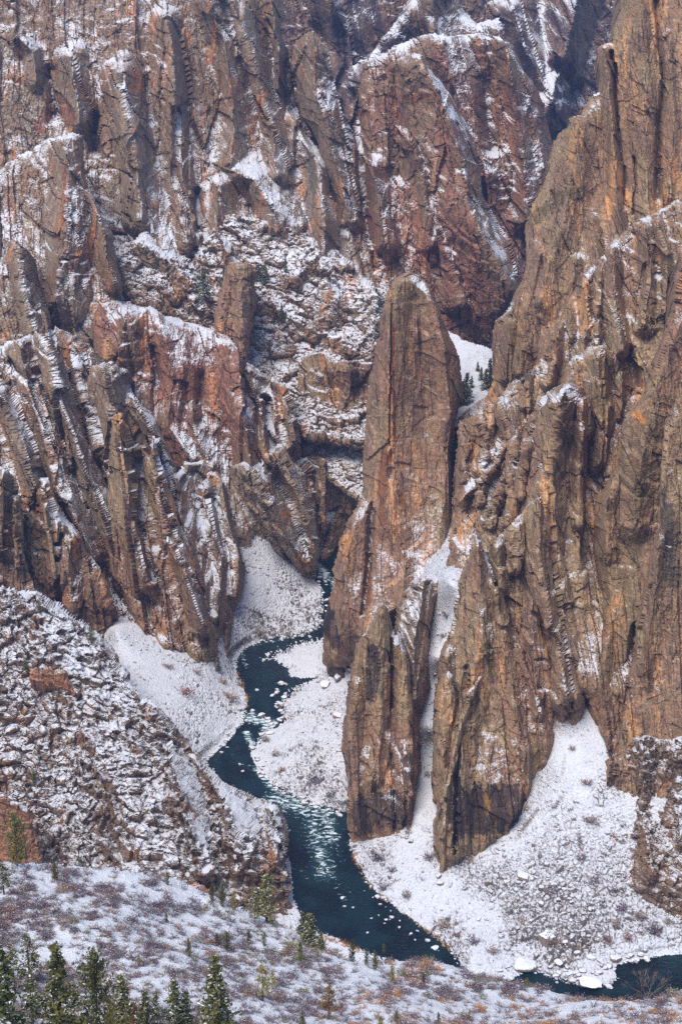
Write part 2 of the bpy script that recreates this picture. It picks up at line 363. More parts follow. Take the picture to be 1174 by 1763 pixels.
        e1, r1, o1 = voro(q / np.array([14, 14, 40.]), 1); e2, r2, o2 = voro(q / np.array([5.2, 5.2, 15.]), 2); e3, r3, o3 = voro(q / np.array([2.0, 2.0, 4.2]), 3)
        disp += (o1 * 4.6 * blocks[0] * A1 + o2 * 2.0 * blocks[1] * A2 + o3 * .75 * blocks[2] * A3) * amp
        disp -= ((1 - sm(0, .10, e1)) * 1.5 * blocks[0] * A1 + (1 - sm(0, .14, e2)) * .7 * blocks[1] * A2) * amp
        disp += fbm(q / np.array([9, 9, 60.]), 4, 9, True, .5) * 2.3 * flute * amp * A2 + fbm(q / np.array([40, 40, 90.]), 3, 12) * 4 * amp
        for (th, ta, at) in ((terr[0], terr[1], A2), (terr[0] * .36, terr[1] * .35, A3)):
            t = (pts[:, 2] + .35 * pts[:, 0]) / th + fbm(q / np.array([th * 2.2] * 3), 3, 21) * 1.7 + r2 * .8 + r1 * .6
            f = t - np.floor(t); disp += (np.where(f < .8, f / .8, (1 - f) / .2) * ta - ta * .5) * at
        blk = r2 * .6 + r1 * .4
    elif mode == 'rock':
        vr = np.array([0, 0, CAM_Z]) - pts; vr /= np.linalg.norm(vr, axis=-1, keepdims=True); nn = nn * .45 + vr; nn /= np.linalg.norm(nn, axis=-1, keepdims=True)
        sq = sp[mi]; A1, A2, A3 = [sm(.6, 2.2, f_ / sq) for f_ in (9.0, 4.0, 1.8)]
        q = pts.copy(); q[:, 0] += shear * q[:, 2]
        wz = np.stack([fbm(q / 45, 2, 3), fbm(q / 45, 2, 4), fbm(q / 30, 2, 5)], -1)
        q = (q + wz * np.array([2.5, 2.5, 3])) * np.array([1, .18, 1]) / fs + seed * 13.7
        att = lambda w_: sm(2.4, 6.0, w_ / sq) if w_ >= 5 else sm(1.2, 3.2, w_ / sq)
        e0, r0, o0 = voro(q / np.array([33, 33, 150.]), 7); disp += (o0 * 8 ) * amp * blocks[0] * big * att(16)
        m_ = .75 + .6 * fbm(q / 60, 2, 15)             # how broken the rock is here
        dp = .35 + shear
        for (w_, h_, a_, sd, an, dd, bk) in ((19, 85, 4.4, 31, 0, dp, 0), (7.5, 38, 2.3, 32, .03, dp, 0), (3.1, 15, 1.15, 33, -.04, dp * 1.2, 1), (1.5, 6, .5, 34, .05, dp, 2), (14, 34, 1.9, 35, .55, -.5, 0), (4.6, 12, .8, 36, -.5, -.4, 1)):
            o_, r_ = joints(q, w_, h_, dd, sd, an); disp += o_ * a_ * amp * blocks[bk] * att(w_) * (m_ if w_ < 10 else 1)
            if sd == 32: r2 = r_
            if sd == 33: r1 = r_
        qv = q * np.array([1, 3.2, 1]); e2, r3, o2 = voro(qv / np.array([6, 6, 15.]), 2); disp += o2 * 1.5 * amp * blocks[1] * att(4)
        e3, r3, o3 = voro(qv / np.array([2.0, 2.0, 3.4]), 3); disp += o3 * .7 * amp * blocks[2] * att(2.0)
        disp += fbm(q / np.array([8, 8, 60.]), 4, 9, False, .5) * 1.8 * flute * amp * att(5)
        disp += fbm(q / np.array([40, 40, 90.]), 3, 12) * 5 * amp
        for (th, ta) in ((terr[0], terr[1]),):
            t = (pts[:, 2] + dp * .6 * q[:, 0]) / th + fbm(q / np.array([th * 4, th * 4, th * 4]), 2, 21) * 1.6 + r2 * .9
            f = t - np.floor(t); disp += (np.where(f < .85, f / .85, (1 - f) / .15) * ta - ta * .5) * att(4) * sm(-.3, .2, wz[:, 2])
        blk = r2 * .6 + r1 * .4
    elif mode == 'ground':
        nn = np.tile(np.array([0, 0, 1.0]), (len(mi), 1))
        ds = segdist(Uf[mi], Vf[mi], RIVER, True)[0] * np.where(inside(Uf[mi], Vf[mi], RIVER), -1, 1)
        rb = np.full(len(mi), .45)
        for (cx, cy, ru, rv_, k) in [a for a in snowpts if len(a) == 5]: rb += k * np.exp(-((Uf[mi] - cx) / ru) ** 2 - ((Vf[mi] - cy) / rv_) ** 2)
        rb = rb * (.45 + 1.3 * sm(-.25, .5, fbm(pts / np.array([16, 26, 60.]), 3, 91)))
        e2, r2, o2 = voro((pts + np.stack([fbm(pts / 5, 2, 93)] * 3, -1) * 1.2) / np.array([2.6, 2.6, 9.]), 2); e3, r3, o3 = voro(pts / np.array([1.5, 1.5, 5]), 3)
        bgs = np.where(r2 > .88, 1.7, np.where(r2 > .6, .7, .25))
        disp = (np.maximum(o2, -.3) * 1.1 * bgs * sm(0, .3, e2) + o3 * .42 * sm(0, .35, e3)) * rb + fbm(pts / 14, 4, 9) * .9 * sm(0, 30, ds)
        disp -= (1 - sm(0, .24, e2)) * .75 * rb + (1 - sm(0, .28, e3)) * .42 * rb
        disp *= sm(-6, 5, ds) * .9 + .1
        blk = r2
    else:  # slope
        nn = nn * np.array([.6, .6, 1]); nn /= np.linalg.norm(nn, axis=-1, keepdims=True)
        e3, r3, o3 = voro(pts / np.array([1.1, 1.1, 1.1]), 3)
        disp = fbm(pts / 18, 4, 9) * 2.2 * amp + fbm(pts / 3.5, 3, 19) * .35 * amp + o3 * .10
        blk = r3
    FP = pts + nn * disp[:, None]
    # snow hints: hollows hold snow
    Yf = Yb.copy(); Yf[mi] = FP[:, 1]; Yg = Yf.reshape(sh)
    cc = (Yg - blur(Yg, 5)).ravel()[mi]
    snb = snow + np.clip(cc * conc, -.12, .16)
    NF = blur(np.abs(N.reshape(*sh, 3)[..., 2]), 12).ravel()[mi]
    if mode == 'ground': snb = snb + np.clip(.92 - NF, 0, .6) * .8
    sn_n = fbm(pts / np.array([14, 14, 9.]), 3, 77)
    snb = snb + (.24 if style == 'ledge' else .10) * fbm(pts / np.array([26, 26, 34.]), 3, 88) * (mode == 'rock')
    snb = snb + flank[mi] * .20 * np.clip(.6 + 1.3 * sn_n, 0, 1.2)
    if 1:
        for (line, wd, k) in [a for a in snowpts if len(a) == 3]:
            dd, _, _ = segdist(Uf[mi], Vf[mi], line); k = k * (1.7 if k > 0 and mat.name in ('gneiss olive brown', 'gneiss warm brown') else 1); snb = snb + k * (1 - sm(wd * .2, wd * 1.15, dd)) * np.clip(.55 + 1.3 * sn_n, 0, 1.2)
    FG = full_ = B.copy(); FG[mi] = FP; FG = blur2(FG.reshape(*sh, 3), 3)
    nx_ = np.cross(np.gradient(FG, axis=1), -np.gradient(FG, axis=0)); nx_ /= np.linalg.norm(nx_, axis=-1, keepdims=True) + 1e-9
    NM = nx_.reshape(-1, 3)[mi]; vv_ = np.array([0, 0, CAM_Z]) - FP; nup = NM[:, 2] * np.where((NM * vv_).sum(1) < 0, -1, 1)
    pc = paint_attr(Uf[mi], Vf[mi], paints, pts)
    full = B.copy(); full[mi] = FP
    STORE[name] = (u[0], v[0], step, full.reshape(*sh, 3), mask)
    # mesh
    idx = -np.ones(sh, int).ravel(); idx[mi] = np.arange(len(mi)); I = idx.reshape(sh)
    q4 = np.stack([I[:-1, :-1], I[1:, :-1], I[1:, 1:], I[:-1, 1:]], -1).reshape(-1, 4); q4 = q4[(q4 >= 0).all(1)]
    verts = FP
    # the mass behind: outline carried back into the rock
    e = np.concatenate([q4[:, [0, 1]], q4[:, [1, 2]], q4[:, [2, 3]], q4[:, [3, 0]]]); es = np.sort(e, 1)
    key = es[:, 0].astype(np.int64) * len(verts) + es[:, 1]; uq, first, cnt = np.unique(key, return_index=True, return_counts=True)
    be = e[first[cnt == 1]]; bv = np.unique(be); mp = -np.ones(len(verts), int)
    rings = [bv]; cen = FP.mean(0)
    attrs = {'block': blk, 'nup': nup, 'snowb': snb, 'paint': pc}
    for s_ in (.35, 1.0):
        b0 = FP[bv]; dirv = np.stack([b0[:, 0] / b0[:, 1], np.ones(len(bv)), (b0[:, 2] - CAM_Z) / b0[:, 1] * 1.25], -1)
        nb_ = b0 + dirv * depth * s_ + (cen - b0) * np.array([.25, 0, 0]) * s_ - np.array([0, 0, 8.0]) * s_
        st = len(verts); verts = np.concatenate([verts, nb_]); mp2 = -np.ones(len(FP), int); mp2[bv] = st + np.arange(len(bv))
        prev = be if s_ == .35 else last
        nxt = mp2[be]; q4 = np.concatenate([q4, np.stack([prev[:, 1], prev[:, 0], nxt[:, 0], nxt[:, 1]], -1)]); last = nxt
        for k in attrs: attrs[k] = np.concatenate([attrs[k], attrs[k][bv]])
    ob = make_mesh(name, verts, q4, mat, attrs, smooth=False)
    tag(ob, label, cat, kind, group)
    print('%-22s %7d verts  Y %.0f-%.0f  t=%.0f' % (name, len(verts), FP[:, 1].min(), FP[:, 1].max(), time.time() - T0))
    return ob
def blur2(G, r): return np.stack([blur(G[..., k], r) for k in range(3)], -1)
def surf(name, u, v):
    u0, v0, st, A, m = STORE[name]; j = int(round((u - u0) / st)); i = int(round((v - v0) / st))
    i = min(max(i, 0), A.shape[0] - 1); j = min(max(j, 0), A.shape[1] - 1); return A[i, j]
# ---------------------------------------------------------------- rock, snow and water materials
GREYB = (.34, .25, .175); BROWN = (.285, .175, .105); RUST = (.50, .22, .09); DARK = (.07, .048, .042); OLIVE = (.40, .275, .155); RED = (.30, .135, .085); TAN = (.30, .20, .13); PURP = (.12, .08, .085)
M_left = rock_mat('gneiss reddish', GREYB, BROWN, RUST, DARK, orange_amt=.85, tilt=-12, snow_t=.765)
M_red = rock_mat('gneiss dark red', BROWN, RED, RUST, DARK, orange_amt=.7, tilt=-6, snow_t=.735)
M_right = rock_mat('gneiss olive brown', OLIVE, (.33, .20, .12), (.58, .30, .12), DARK, orange_amt=.8, tilt=4, snow_t=.77)
M_fin = rock_mat('gneiss warm brown', OLIVE, (.32, .18, .11), (.58, .28, .11), DARK, orange_amt=.75, tilt=3, snow_t=.75)
M_far = rock_mat('gneiss far purple', PURP, BROWN, (.24, .11, .07), (.03, .024, .038), orange_amt=.35, tilt=-15, snow_t=.64)
M_near = rock_mat('gneiss ledges', BROWN, (.24, .16, .11), RUST, DARK, orange_amt=.5, tilt=-10, snow_t=.60, fs=1.5)
M_snow = snow_mat('snow over rubble', thr=.66, hi=.93)
M_slope = snow_mat('snow on open slope', rock=(.10, .075, .06), thr=.53, fs=2, hi=1.13)
OR = (.42, .17, .05); VEIN = (.44, .29, .18); TANV = (.36, .24, .14); WH = (.45, .37, .30)
def lay(*a, **k): return layer(*a, **k)
# ---------------------------------------------------------------- far walls
lay('far_cliff', 'dark purplish rock wall farthest up the canyon, behind every other cliff',
    [(420,-60),(1130,-60),(1130,340),(930,340),(880,200),(600,230),(500,260),(440,100)], [(420,0,2050),(1100,0,2200),(500,250,2000),(950,300,2050),(1100,300,2050)], M_far,
    ridges=[([(1000,-20),(975,60),(960,130),(940,200)],60,60,25),([(880,20),(895,70),(930,140),(960,190)],50,40,30),([(740,-20),(735,60),(700,150)],40,30,50),([(560,-20),(600,60),(610,160)],40,40,40),([(960,120),(985,150),(985,200)],-50,25,25)],
    shear=.2, snow=-.05, snowpts=[([(930,170),(975,140),(960,190)],18,.5),([(890,90),(930,150)],14,.25),([(880,60),(900,10)],8,.3)], amp=1.3, step=1.7)
lay('notched_ridge', 'snow dusted ridge crest with a knob, at the top of the photograph behind the central massif',
    [(585,150),(605,112),(640,85),(665,50),(690,20),(715,-20),(740,-60),(790,-60),(785,0),(800,22),(822,42),(836,36),(858,34),(870,48),(872,66),(885,80),(905,120),(880,190),(700,210),(590,220)],
    [(590,200,1820),(880,190,1840),(750,0,1900),(620,100,1850)], M_far, ridges=[([(740,-20),(735,30),(760,90)],35,30,30),([(690,20),(640,90),(620,150)],25,20,40)], snow=.05, snowpts=[([(640,85),(690,20)],14,.25),([(770,15),(830,55)],14,.3)], shear=.2, roll=(20,30))
lay('central_massif', 'broad reddish massif with a flat snowy top, left of the blue notch',
    [(600,240),(615,160),(630,112),(652,92),(680,78),(710,68),(745,60),(790,58),(822,55),(858,60),(880,72),(898,95),(912,130),(925,155),(935,185),(944,212),(950,245),(948,290),(935,350),(915,400),(905,470),(890,560),(860,640),(760,640),(600,500)],
    [(600,600,1480),(860,620,1480),(630,100,1690),(860,60,1700),(945,240,1680)], M_red, ridges=[([(750,60),(760,110),(800,200),(830,300)],25,40,60),([(865,60),(885,150),(900,260),(905,380)],30,35,40),([(800,60),(830,140),(850,250)],-28,22,22)],
    snow=.03, snowpts=[([(640,95),(740,62),(860,62),(900,110)],12,.25),([(885,120),(930,220)],22,.15)], shear=.12, paints=[([(800,100),(805,150),(790,170)],26,(.33,.20,.15),.75)])
lay('crested_buttress', 'tall red buttress whose snowy crest falls to the right, in front of the central massif',
    [(600,330),(605,250),(618,205),(628,165),(645,135),(670,110),(690,100),(712,90),(728,94),(744,118),(762,138),(778,165),(792,190),(806,218),(820,255),(824,300),(832,335),(850,360),(864,385),(877,412),(888,440),(897,470),(893,500),(872,545),(853,600),(840,660),(760,680),(640,540),(610,430)],
    [(640,520,1410),(850,620,1400),(722,100,1560),(640,150,1550),(890,460,1440)], M_red,
    ridges=[([(724,96),(750,150),(780,230),(800,330),(840,430),(880,500)],45,110,28),([(640,290),(650,330),(660,420)],24,20,20),([(700,240),(715,260),(730,330),(740,420)],24,24,30),([(730,330),(760,420),(790,520)],22,24,30),([(620,200),(625,320),(640,460)],-28,16,16),([(680,130),(690,220),(690,300)],-18,20,20)],
    snow=-.02, shear=.12, snowpts=[([(735,100),(770,160),(800,240),(815,330),(860,420),(890,470)],22,.28),([(640,270),(655,330),(680,400)],14,.2),([(615,380),(660,500)],30,.25)], paints=[([(700,170),(760,165)],10,(.34,.14,.07),.5)])
lay('gully_tower', 'narrow grey tower with snow on its shoulder, standing beside the dark gully at the top',
    [(503,75),(512,68),(525,56),(538,50),(550,58),(560,72),(568,90),(576,115),(582,150),(592,195),(604,250),(618,310),(626,370),(640,440),(650,500),(640,540),(600,480),(575,380),(560,300),(545,240),(522,205),(512,150),(505,110)],
    [(515,200,1570),(538,55,1600),(600,400,1470),(640,520,1400)], M_left, ridges=[([(538,55),(545,140),(570,260),(600,380)],25,30,20)], snow=.04, shear=.2, snowpts=[([(560,75),(590,200),(620,350)],25,.25)], depth=60)
lay('snowy_couloir', 'steep snowy couloir running down between the left cliffs and the crested buttress',
    [(560,240),(590,190),(620,260),(640,380),(665,480),(700,520),(700,620),(640,620),(560,480),(560,330)], [(600,250,1600),(640,580,1330),(690,520,1400)], M_left,
    ridges=[([(600,260),(610,340),(640,430)],18,20,16)], snow=.13, shear=.3, style='ledge', terr=(9,2.5), roll=(14,10), conc=.02)
# ---------------------------------------------------------------- left wall, upper part
lay('upper_left_cliff', 'high reddish cliff with snow specked ledges filling the upper left corner',
    [(-90,-70),(478,-70),(482,0),(488,30),(486,60),(498,90),(505,120),(508,170),(520,215),(548,255),(565,285),(573,330),(590,370),(610,410),(640,480),(640,560),(400,640),(-90,640)],
    [(0,560,1330),(300,600,1290),(560,480,1400),(0,0,1560),(450,0,1640),(500,200,1590),(250,250,1480),(560,350,1480)], M_left,
    ridges=[([(205,130),(215,200),(240,300),(240,380)],32,30,22),([(120,100),(135,170),(140,210)],22,26,18),([(290,40),(298,180),(312,300),(325,420)],30,34,16),([(352,0),(385,70),(400,180),(398,280)],26,26,30),
        ([(400,0),(440,110),(462,200),(478,300)],26,26,22),([(465,0),(480,80),(482,150)],20,14,14),([(412,300),(440,312),(465,350),(480,390)],30,30,30),([(380,320),(375,400),(400,460)],24,22,22),
        ([(510,210),(545,290),(560,380),(555,440)],24,34,14),([(30,60),(60,90),(66,140)],18,22,10),([(168,200),(165,260)],-26,14,14),([(303,190),(306,300),(335,430)],-26,12,12),([(492,110),(500,180),(540,250)],-20,12,12),
        ([(340,330),(336,400)],-24,10,10),([(250,310),(262,400),(300,470)],22,24,24),([(90,120),(100,200)],-16,14,14)],
    snow=.02, shear=.12, snowpts=[([(100,0),(130,70),(160,150),(205,150)],20,.18),([(0,90),(45,110),(65,140)],14,.2),([(20,5),(50,25)],10,.25),([(360,20),(400,90),(450,200),(500,290)],26,.16),([(480,60),(500,180),(560,290),(600,380)],16,.22),
        ([(380,310),(440,305),(490,380),(560,440)],24,.24),([(190,400),(260,420),(330,470),(420,560)],50,.14),([(480,200),(520,300),(540,400)],34,-.14)],
    paints=[([(520,250),(535,300),(530,370)],16,(.32,.25,.20),.6),([(70,215),(100,180),(120,205)],18,(.34,.15,.09),.6),([(495,215),(505,300)],8,(.30,.24,.19),.6),([(190,235),(215,245),(225,265)],3,TANV,.8),([(450,100),(460,150),(465,290)],3,TANV,.6),([(65,175),(90,178),(110,182)],3,TANV,.8)])
lay('left_shoulder', 'snow topped shoulder of orange streaked rock at the left edge below the upper cliff',
    [(-90,330),(-20,310),(10,285),(40,258),(70,245),(95,235),(125,228),(143,232),(150,262),(148,300),(160,340),(178,385),(192,400),(200,440),(208,480),(212,520),(160,600),(-90,620)],
    [(0,560,1260),(200,520,1255),(0,300,1370),(140,230,1370)], M_left,
    ridges=[([(115,235),(115,330),(110,430),(95,520)],28,34,34),([(140,300),(175,400),(195,490)],20,20,12),([(30,450),(40,520)],16,16,16)],
    snow=.03, shear=.12, snowpts=[([(-20,310),(60,262),(140,235)],26,.30),([(0,330),(20,400),(60,440)],40,.16),([(150,320),(190,420)],14,.2)], paints=[([(112,290),(115,330),(105,400)],5,(.40,.17,.08),.8),([(150,400),(152,450)],4,(.38,.18,.09),.6)])
lay('snowy_bench', 'rough snow covered bench with dark conifers, right of the upper left cliff',
    [(180,440),(250,400),(330,450),(350,420),(380,365),(440,372),(500,385),(555,415),(600,450),(640,490),(662,510),(664,560),(655,610),(648,660),(640,780),(520,760),(420,660),(350,570),(230,530)],
    [(640,650,1250),(430,640,1255),(560,430,1400),(400,400,1400),(200,480,1300),(350,560,1285)], M_left,
    ridges=[([(560,450),(575,520),(560,560)],14,20,14),([(460,520),(520,560),(600,600)],12,20,20),([(510,480),(550,440)],14,20,20),([(640,500),(640,600)],16,24,14),([(230,420),(300,460),(330,520)],16,20,20)],
    snow=.09, shear=.2, terr=(7,2.4), style='ledge', roll=(20,26), snowpts=[([(480,430),(600,480),(650,530)],35,.16),([(480,560),(600,600),(620,640)],40,.16)])
lay('bench_cliff', 'low brown cliff band under the snowy bench, left of the tallest fin',
    [(508,640),(530,622),(560,612),(600,620),(645,628),(660,660),(655,760),(600,770),(540,775),(518,720)], [(540,760,1205),(640,760,1200),(560,620,1235),(640,630,1235)], M_fin, ridges=[([(600,625),(600,740)],10,20,20)], snow=.0, roll=(12,14), paints=[([(560,650),(600,655),(640,650)],22,(.26,.13,.08),.5)], shear=.05)
lay('leaning_pillar', 'blunt rock pillar standing beside dark conifers on the bench',
    [(368,640),(366,580),(372,540),(380,500),(388,470),(398,454),(412,449),(428,452),(438,468),(440,500),(438,545),(430,590),(424,650),(400,680)], [(400,660,1240),(415,455,1275)], M_fin, ridges=[([(415,455),(412,640)],10,20,20)], snow=-.02, roll=(14,18), kind='thing', cat='rock pillar')
lay('domed_cliff', 'massive dark red cliff face under a snowy dome, in the middle of the left wall',
    [(165,640),(160,560),(170,520),(190,512),(230,520),(262,530),(290,545),(330,552),(365,560),(385,572),(402,590),(412,608),(420,640),(430,680),(455,700),(470,740),(480,800),(470,850),(420,930),(300,920),(240,780),(190,720)],
    [(250,800,1150),(450,840,1140),(200,520,1235),(400,590,1225),(300,550,1240)], M_red,
    ridges=[([(270,540),(300,640),(290,730),(330,790)],16,50,30),([(400,600),(420,720),(440,820)],22,34,22),([(330,720),(360,800),(370,880)],16,24,24),([(215,550),(205,600)],14,22,30),([(345,650),(350,720)],-14,16,16),([(262,600),(268,660)],-12,10,10)],
    snow=-.05, roll=(50,36), blocks=(.8,.8,1), shear=.1, snowpts=[([(180,525),(260,540),(340,560),(400,590)],24,.24),([(340,760),(400,800),(440,850)],36,.28),([(190,560),(200,580)],12,.3),([(415,620),(460,700)],16,.25)],
    paints=[([(240,680),(270,655),(290,640)],4,(.34,.17,.10),.7),([(185,590),(190,620)],12,(.46,.24,.11),.75),([(130,600),(150,660)],10,(.44,.22,.10),.6),([(230,560),(240,580)],9,(.32,.17,.09),.6)])
lay('ribbed_cliff', 'ribbed brown cliff stepping down to the far bend of the river',
    [(415,640),(428,628),(445,640),(468,652),(490,672),(505,700),(516,740),(522,790),(540,810),(545,850),(548,900),(550,950),(546,1000),(520,1000),(490,985),(440,960),(400,930),(370,880),(400,800),(440,780)],
    [(530,985,None),(400,915,None),(450,700,1195),(500,690,1190),(420,640,1215)], M_left,
    ridges=[([(430,640),(455,730),(462,800)],16,16,20),([(485,670),(505,760)],16,24,16),([(420,800),(470,880),(520,970)],22,36,22),([(470,780),(520,860),(540,950)],18,24,16),([(460,690),(468,780)],-20,9,9)],
    snow=.02, shear=.25, snowpts=[([(420,800),(450,880),(520,960)],26,.14),([(470,780),(530,820)],18,.22),([(540,860),(545,960)],10,.25)])
lay('river_narrows_wall', 'shadowed wall above the far end of the river, beside the tallest fin',
    [(505,800),(530,780),(560,800),(600,820),(640,840),(640,930),(590,952),(560,962),(542,970),(525,920)], [(545,965,None),(590,945,None),(560,800,1176),(630,830,1172)], M_left, ridges=[([(560,800),(555,900)],10,20,20)], snow=.0, roll=(14,10))
lay('snow_ledge_patch', 'small snow patch below the bench cliff',
    [(520,745),(560,738),(600,735),(650,738),(650,840),(625,870),(600,850),(560,820),(520,800)], [(540,760,1200),(640,745,1208),(620,850,1160),(540,850,1160)], M_left, snow=.16, style='ledge', roll=(10,8), terr=(6,1.5), amp=.6)
# ---------------------------------------------------------------- left wall, lower part
lay('left_wall', 'snow streaked wall with a steep snowy gully behind the left spires',
    [(-90,470),(0,450),(20,410),(45,425),(60,470),(85,520),(95,560),(150,590),(200,640),(240,740),(300,860),(330,1000),(300,1120),(-90,1120)],
    [(0,500,1220),(100,560,1210),(250,900,1080),(0,1000,1020),(300,1100,None)], M_left,
    ridges=[([(30,420),(40,500),(60,570)],18,18,18),([(110,560),(150,700),(190,830),(240,980)],18,16,26),([(75,540),(85,600)],12,12,12)], snow=.03, shear=.3, snowpts=[([(100,590),(170,700),(180,780)],20,.2),([(180,880),(210,980),(230,1070)],26,.28)])
lay('banded_ridge', 'long snow banded ridge sloping down to the right across the left wall',
    [(-90,610),(-20,600),(15,588),(45,578),(72,572),(88,584),(105,612),(125,645),(140,690),(152,730),(168,775),(182,815),(198,850),(212,885),(222,930),(240,985),(262,1030),(280,1080),(290,1130),(200,1140),(100,1080),(-90,1060)],
    [(0,600,1150),(75,575,1150),(200,900,1060),(250,1060,1030),(0,1000,1000),(-80,800,1060)], M_left,
    ridges=[([(72,575),(105,680),(135,770),(175,880),(225,1000)],20,22,16),([(35,590),(65,700),(100,800),(130,900),(160,960)],20,24,18),([(0,680),(20,720),(60,850)],22,26,18),([(105,680),(120,750),(125,800)],14,10,12),([(15,620),(60,660),(90,760),(115,850)],-14,10,10)],
    snow=.07, shear=.42, flute=1.3, snowpts=[([(0,600),(70,590)],30,.22),([(20,640),(60,720),(100,830),(120,880)],22,.22),([(80,600),(130,720),(170,830),(190,900)],16,.2),([(60,860),(110,900)],14,.2)],
    paints=[([(0,690),(20,690)],22,(.30,.19,.11),.6),([(45,695),(50,720)],5,(.40,.18,.08),.7),([(82,745),(92,770)],5,(.42,.18,.07),.7)])
lay('twin_headed_spire', 'orange spire with a notched head and a snow lined right edge',
    [(25,1040),(28,985),(34,935),(38,900),(44,888),(55,882),(62,870),(58,852),(62,840),(72,826),(82,828),(90,842),(92,858),(100,872),(112,890),(128,905),(142,922),(150,940),(160,958),(175,975),(185,1000),(192,1030),(200,1065),(206,1120),(150,1130),(90,1070)],
    [(60,1010,985),(190,1090,985),(72,830,1015)], M_fin, ridges=[([(72,830),(78,900),(95,1000)],12,24,20),([(120,930),(122,1050)],8,14,14),([(104,920),(100,1040)],-8,6,6)], snow=-.02, roll=(15,22), shear=.1, snowpts=[([(85,870),(115,900),(140,925),(170,975)],8,.35),([(60,840),(80,832)],6,.3)], kind='thing', cat='rock spire',
    paints=[([(66,860),(68,900),(60,920)],14,(.40,.22,.11),.7),([(132,930),(134,960)],8,(.42,.19,.07),.8),([(118,1000),(118,1060),(140,1070)],4,(.38,.17,.08),.7)])
lay('rounded_pinnacle', 'pale rounded pinnacles with snow caps at the left edge of the photograph',
    [(-90,830),(-40,810),(0,808),(12,812),(24,826),(28,850),(33,862),(38,885),(37,930),(42,985),(60,1030),(-90,1040)], [(0,1010,965),(10,815,990)], M_fin, ridges=[([(3,815),(5,950)],10,20,12),([(28,865),(30,980)],6,8,8)], snow=.0, roll=(12,14), kind='thing', cat='rock pinnacle', snowpts=[([(0,812),(18,822)],8,.3)])
lay('back_tower', 'dark squared tower behind the slim left spire, under the domed cliff',
    [(150,720),(156,660),(168,635),(190,622),(205,628),(222,640),(232,680),(252,705),(272,730),(290,770),(312,830),(335,900),(350,950),(385,1000),(390,1070),(350,1120),(250,1050),(195,880),(168,780)],
    [(180,800,1110),(350,1090,None,8),(200,630,1140),(280,760,1110)], M_left, ridges=[([(195,628),(200,740),(210,860)],14,20,16),([(235,690),(270,790),(320,930)],14,16,16)], snow=.05, shear=.25,
    snowpts=[([(215,650),(250,700),(275,740),(300,790)],18,.3),([(290,800),(330,900),(360,980)],20,.15)])
lay('slim_spire', 'slim rust topped spire widening down to the snowy left river bank',
    [(190,1000),(186,930),(186,850),(190,790),(196,745),(202,722),(208,710),(216,716),(224,738),(230,768),(246,772),(262,760),(272,772),(280,800),(292,838),(304,870),(312,905),(325,935),(340,965),(350,1000),(358,1030),(366,1065),(374,1100),(376,1150),(345,1158),(300,1130),(255,1110),(220,1060)],
    [(215,1080,985),(360,1140,None),(300,1125,None),(208,715,1075),(262,765,1065)], M_fin, ridges=[([(208,712),(212,800),(222,900),(250,1010)],16,22,18),([(262,765),(275,860),(300,950),(350,1080)],18,24,18),([(300,900),(320,980)],10,14,14),([(238,790),(240,900),(262,1000)],-14,9,9)], snow=-.01, shear=.2,
    roll=(18,24), kind='thing', cat='rock spire', snowpts=[([(262,768),(290,840),(330,950),(365,1060)],14,.24),([(240,1020),(280,1090)],22,.22)], paints=[([(206,740),(210,770)],8,(.36,.20,.11),.6),([(222,912),(245,905),(290,920)],6,TANV,.7),([(330,1000),(345,1060),(350,1110)],12,(.33,.20,.13),.6),([(276,800),(280,860)],4,(.38,.17,.08),.6)])
lay('speckled_buttress', 'dark snow speckled buttress at the head of the left talus',
    [(296,830),(320,800),(350,792),(375,815),(392,850),(404,890),(416,930),(422,975),(420,1020),(408,1050),(404,1090),(385,1125),(368,1148),(350,1060),(320,960)],
    [(400,1090,None,2),(370,1130,None,3),(415,930,1092),(340,800,1115)], M_left, ridges=[([(380,830),(405,930),(410,1020)],14,24,10),([(350,850),(375,960),(380,1060)],10,14,14)], snow=.08, roll=(16,18), shear=.2)
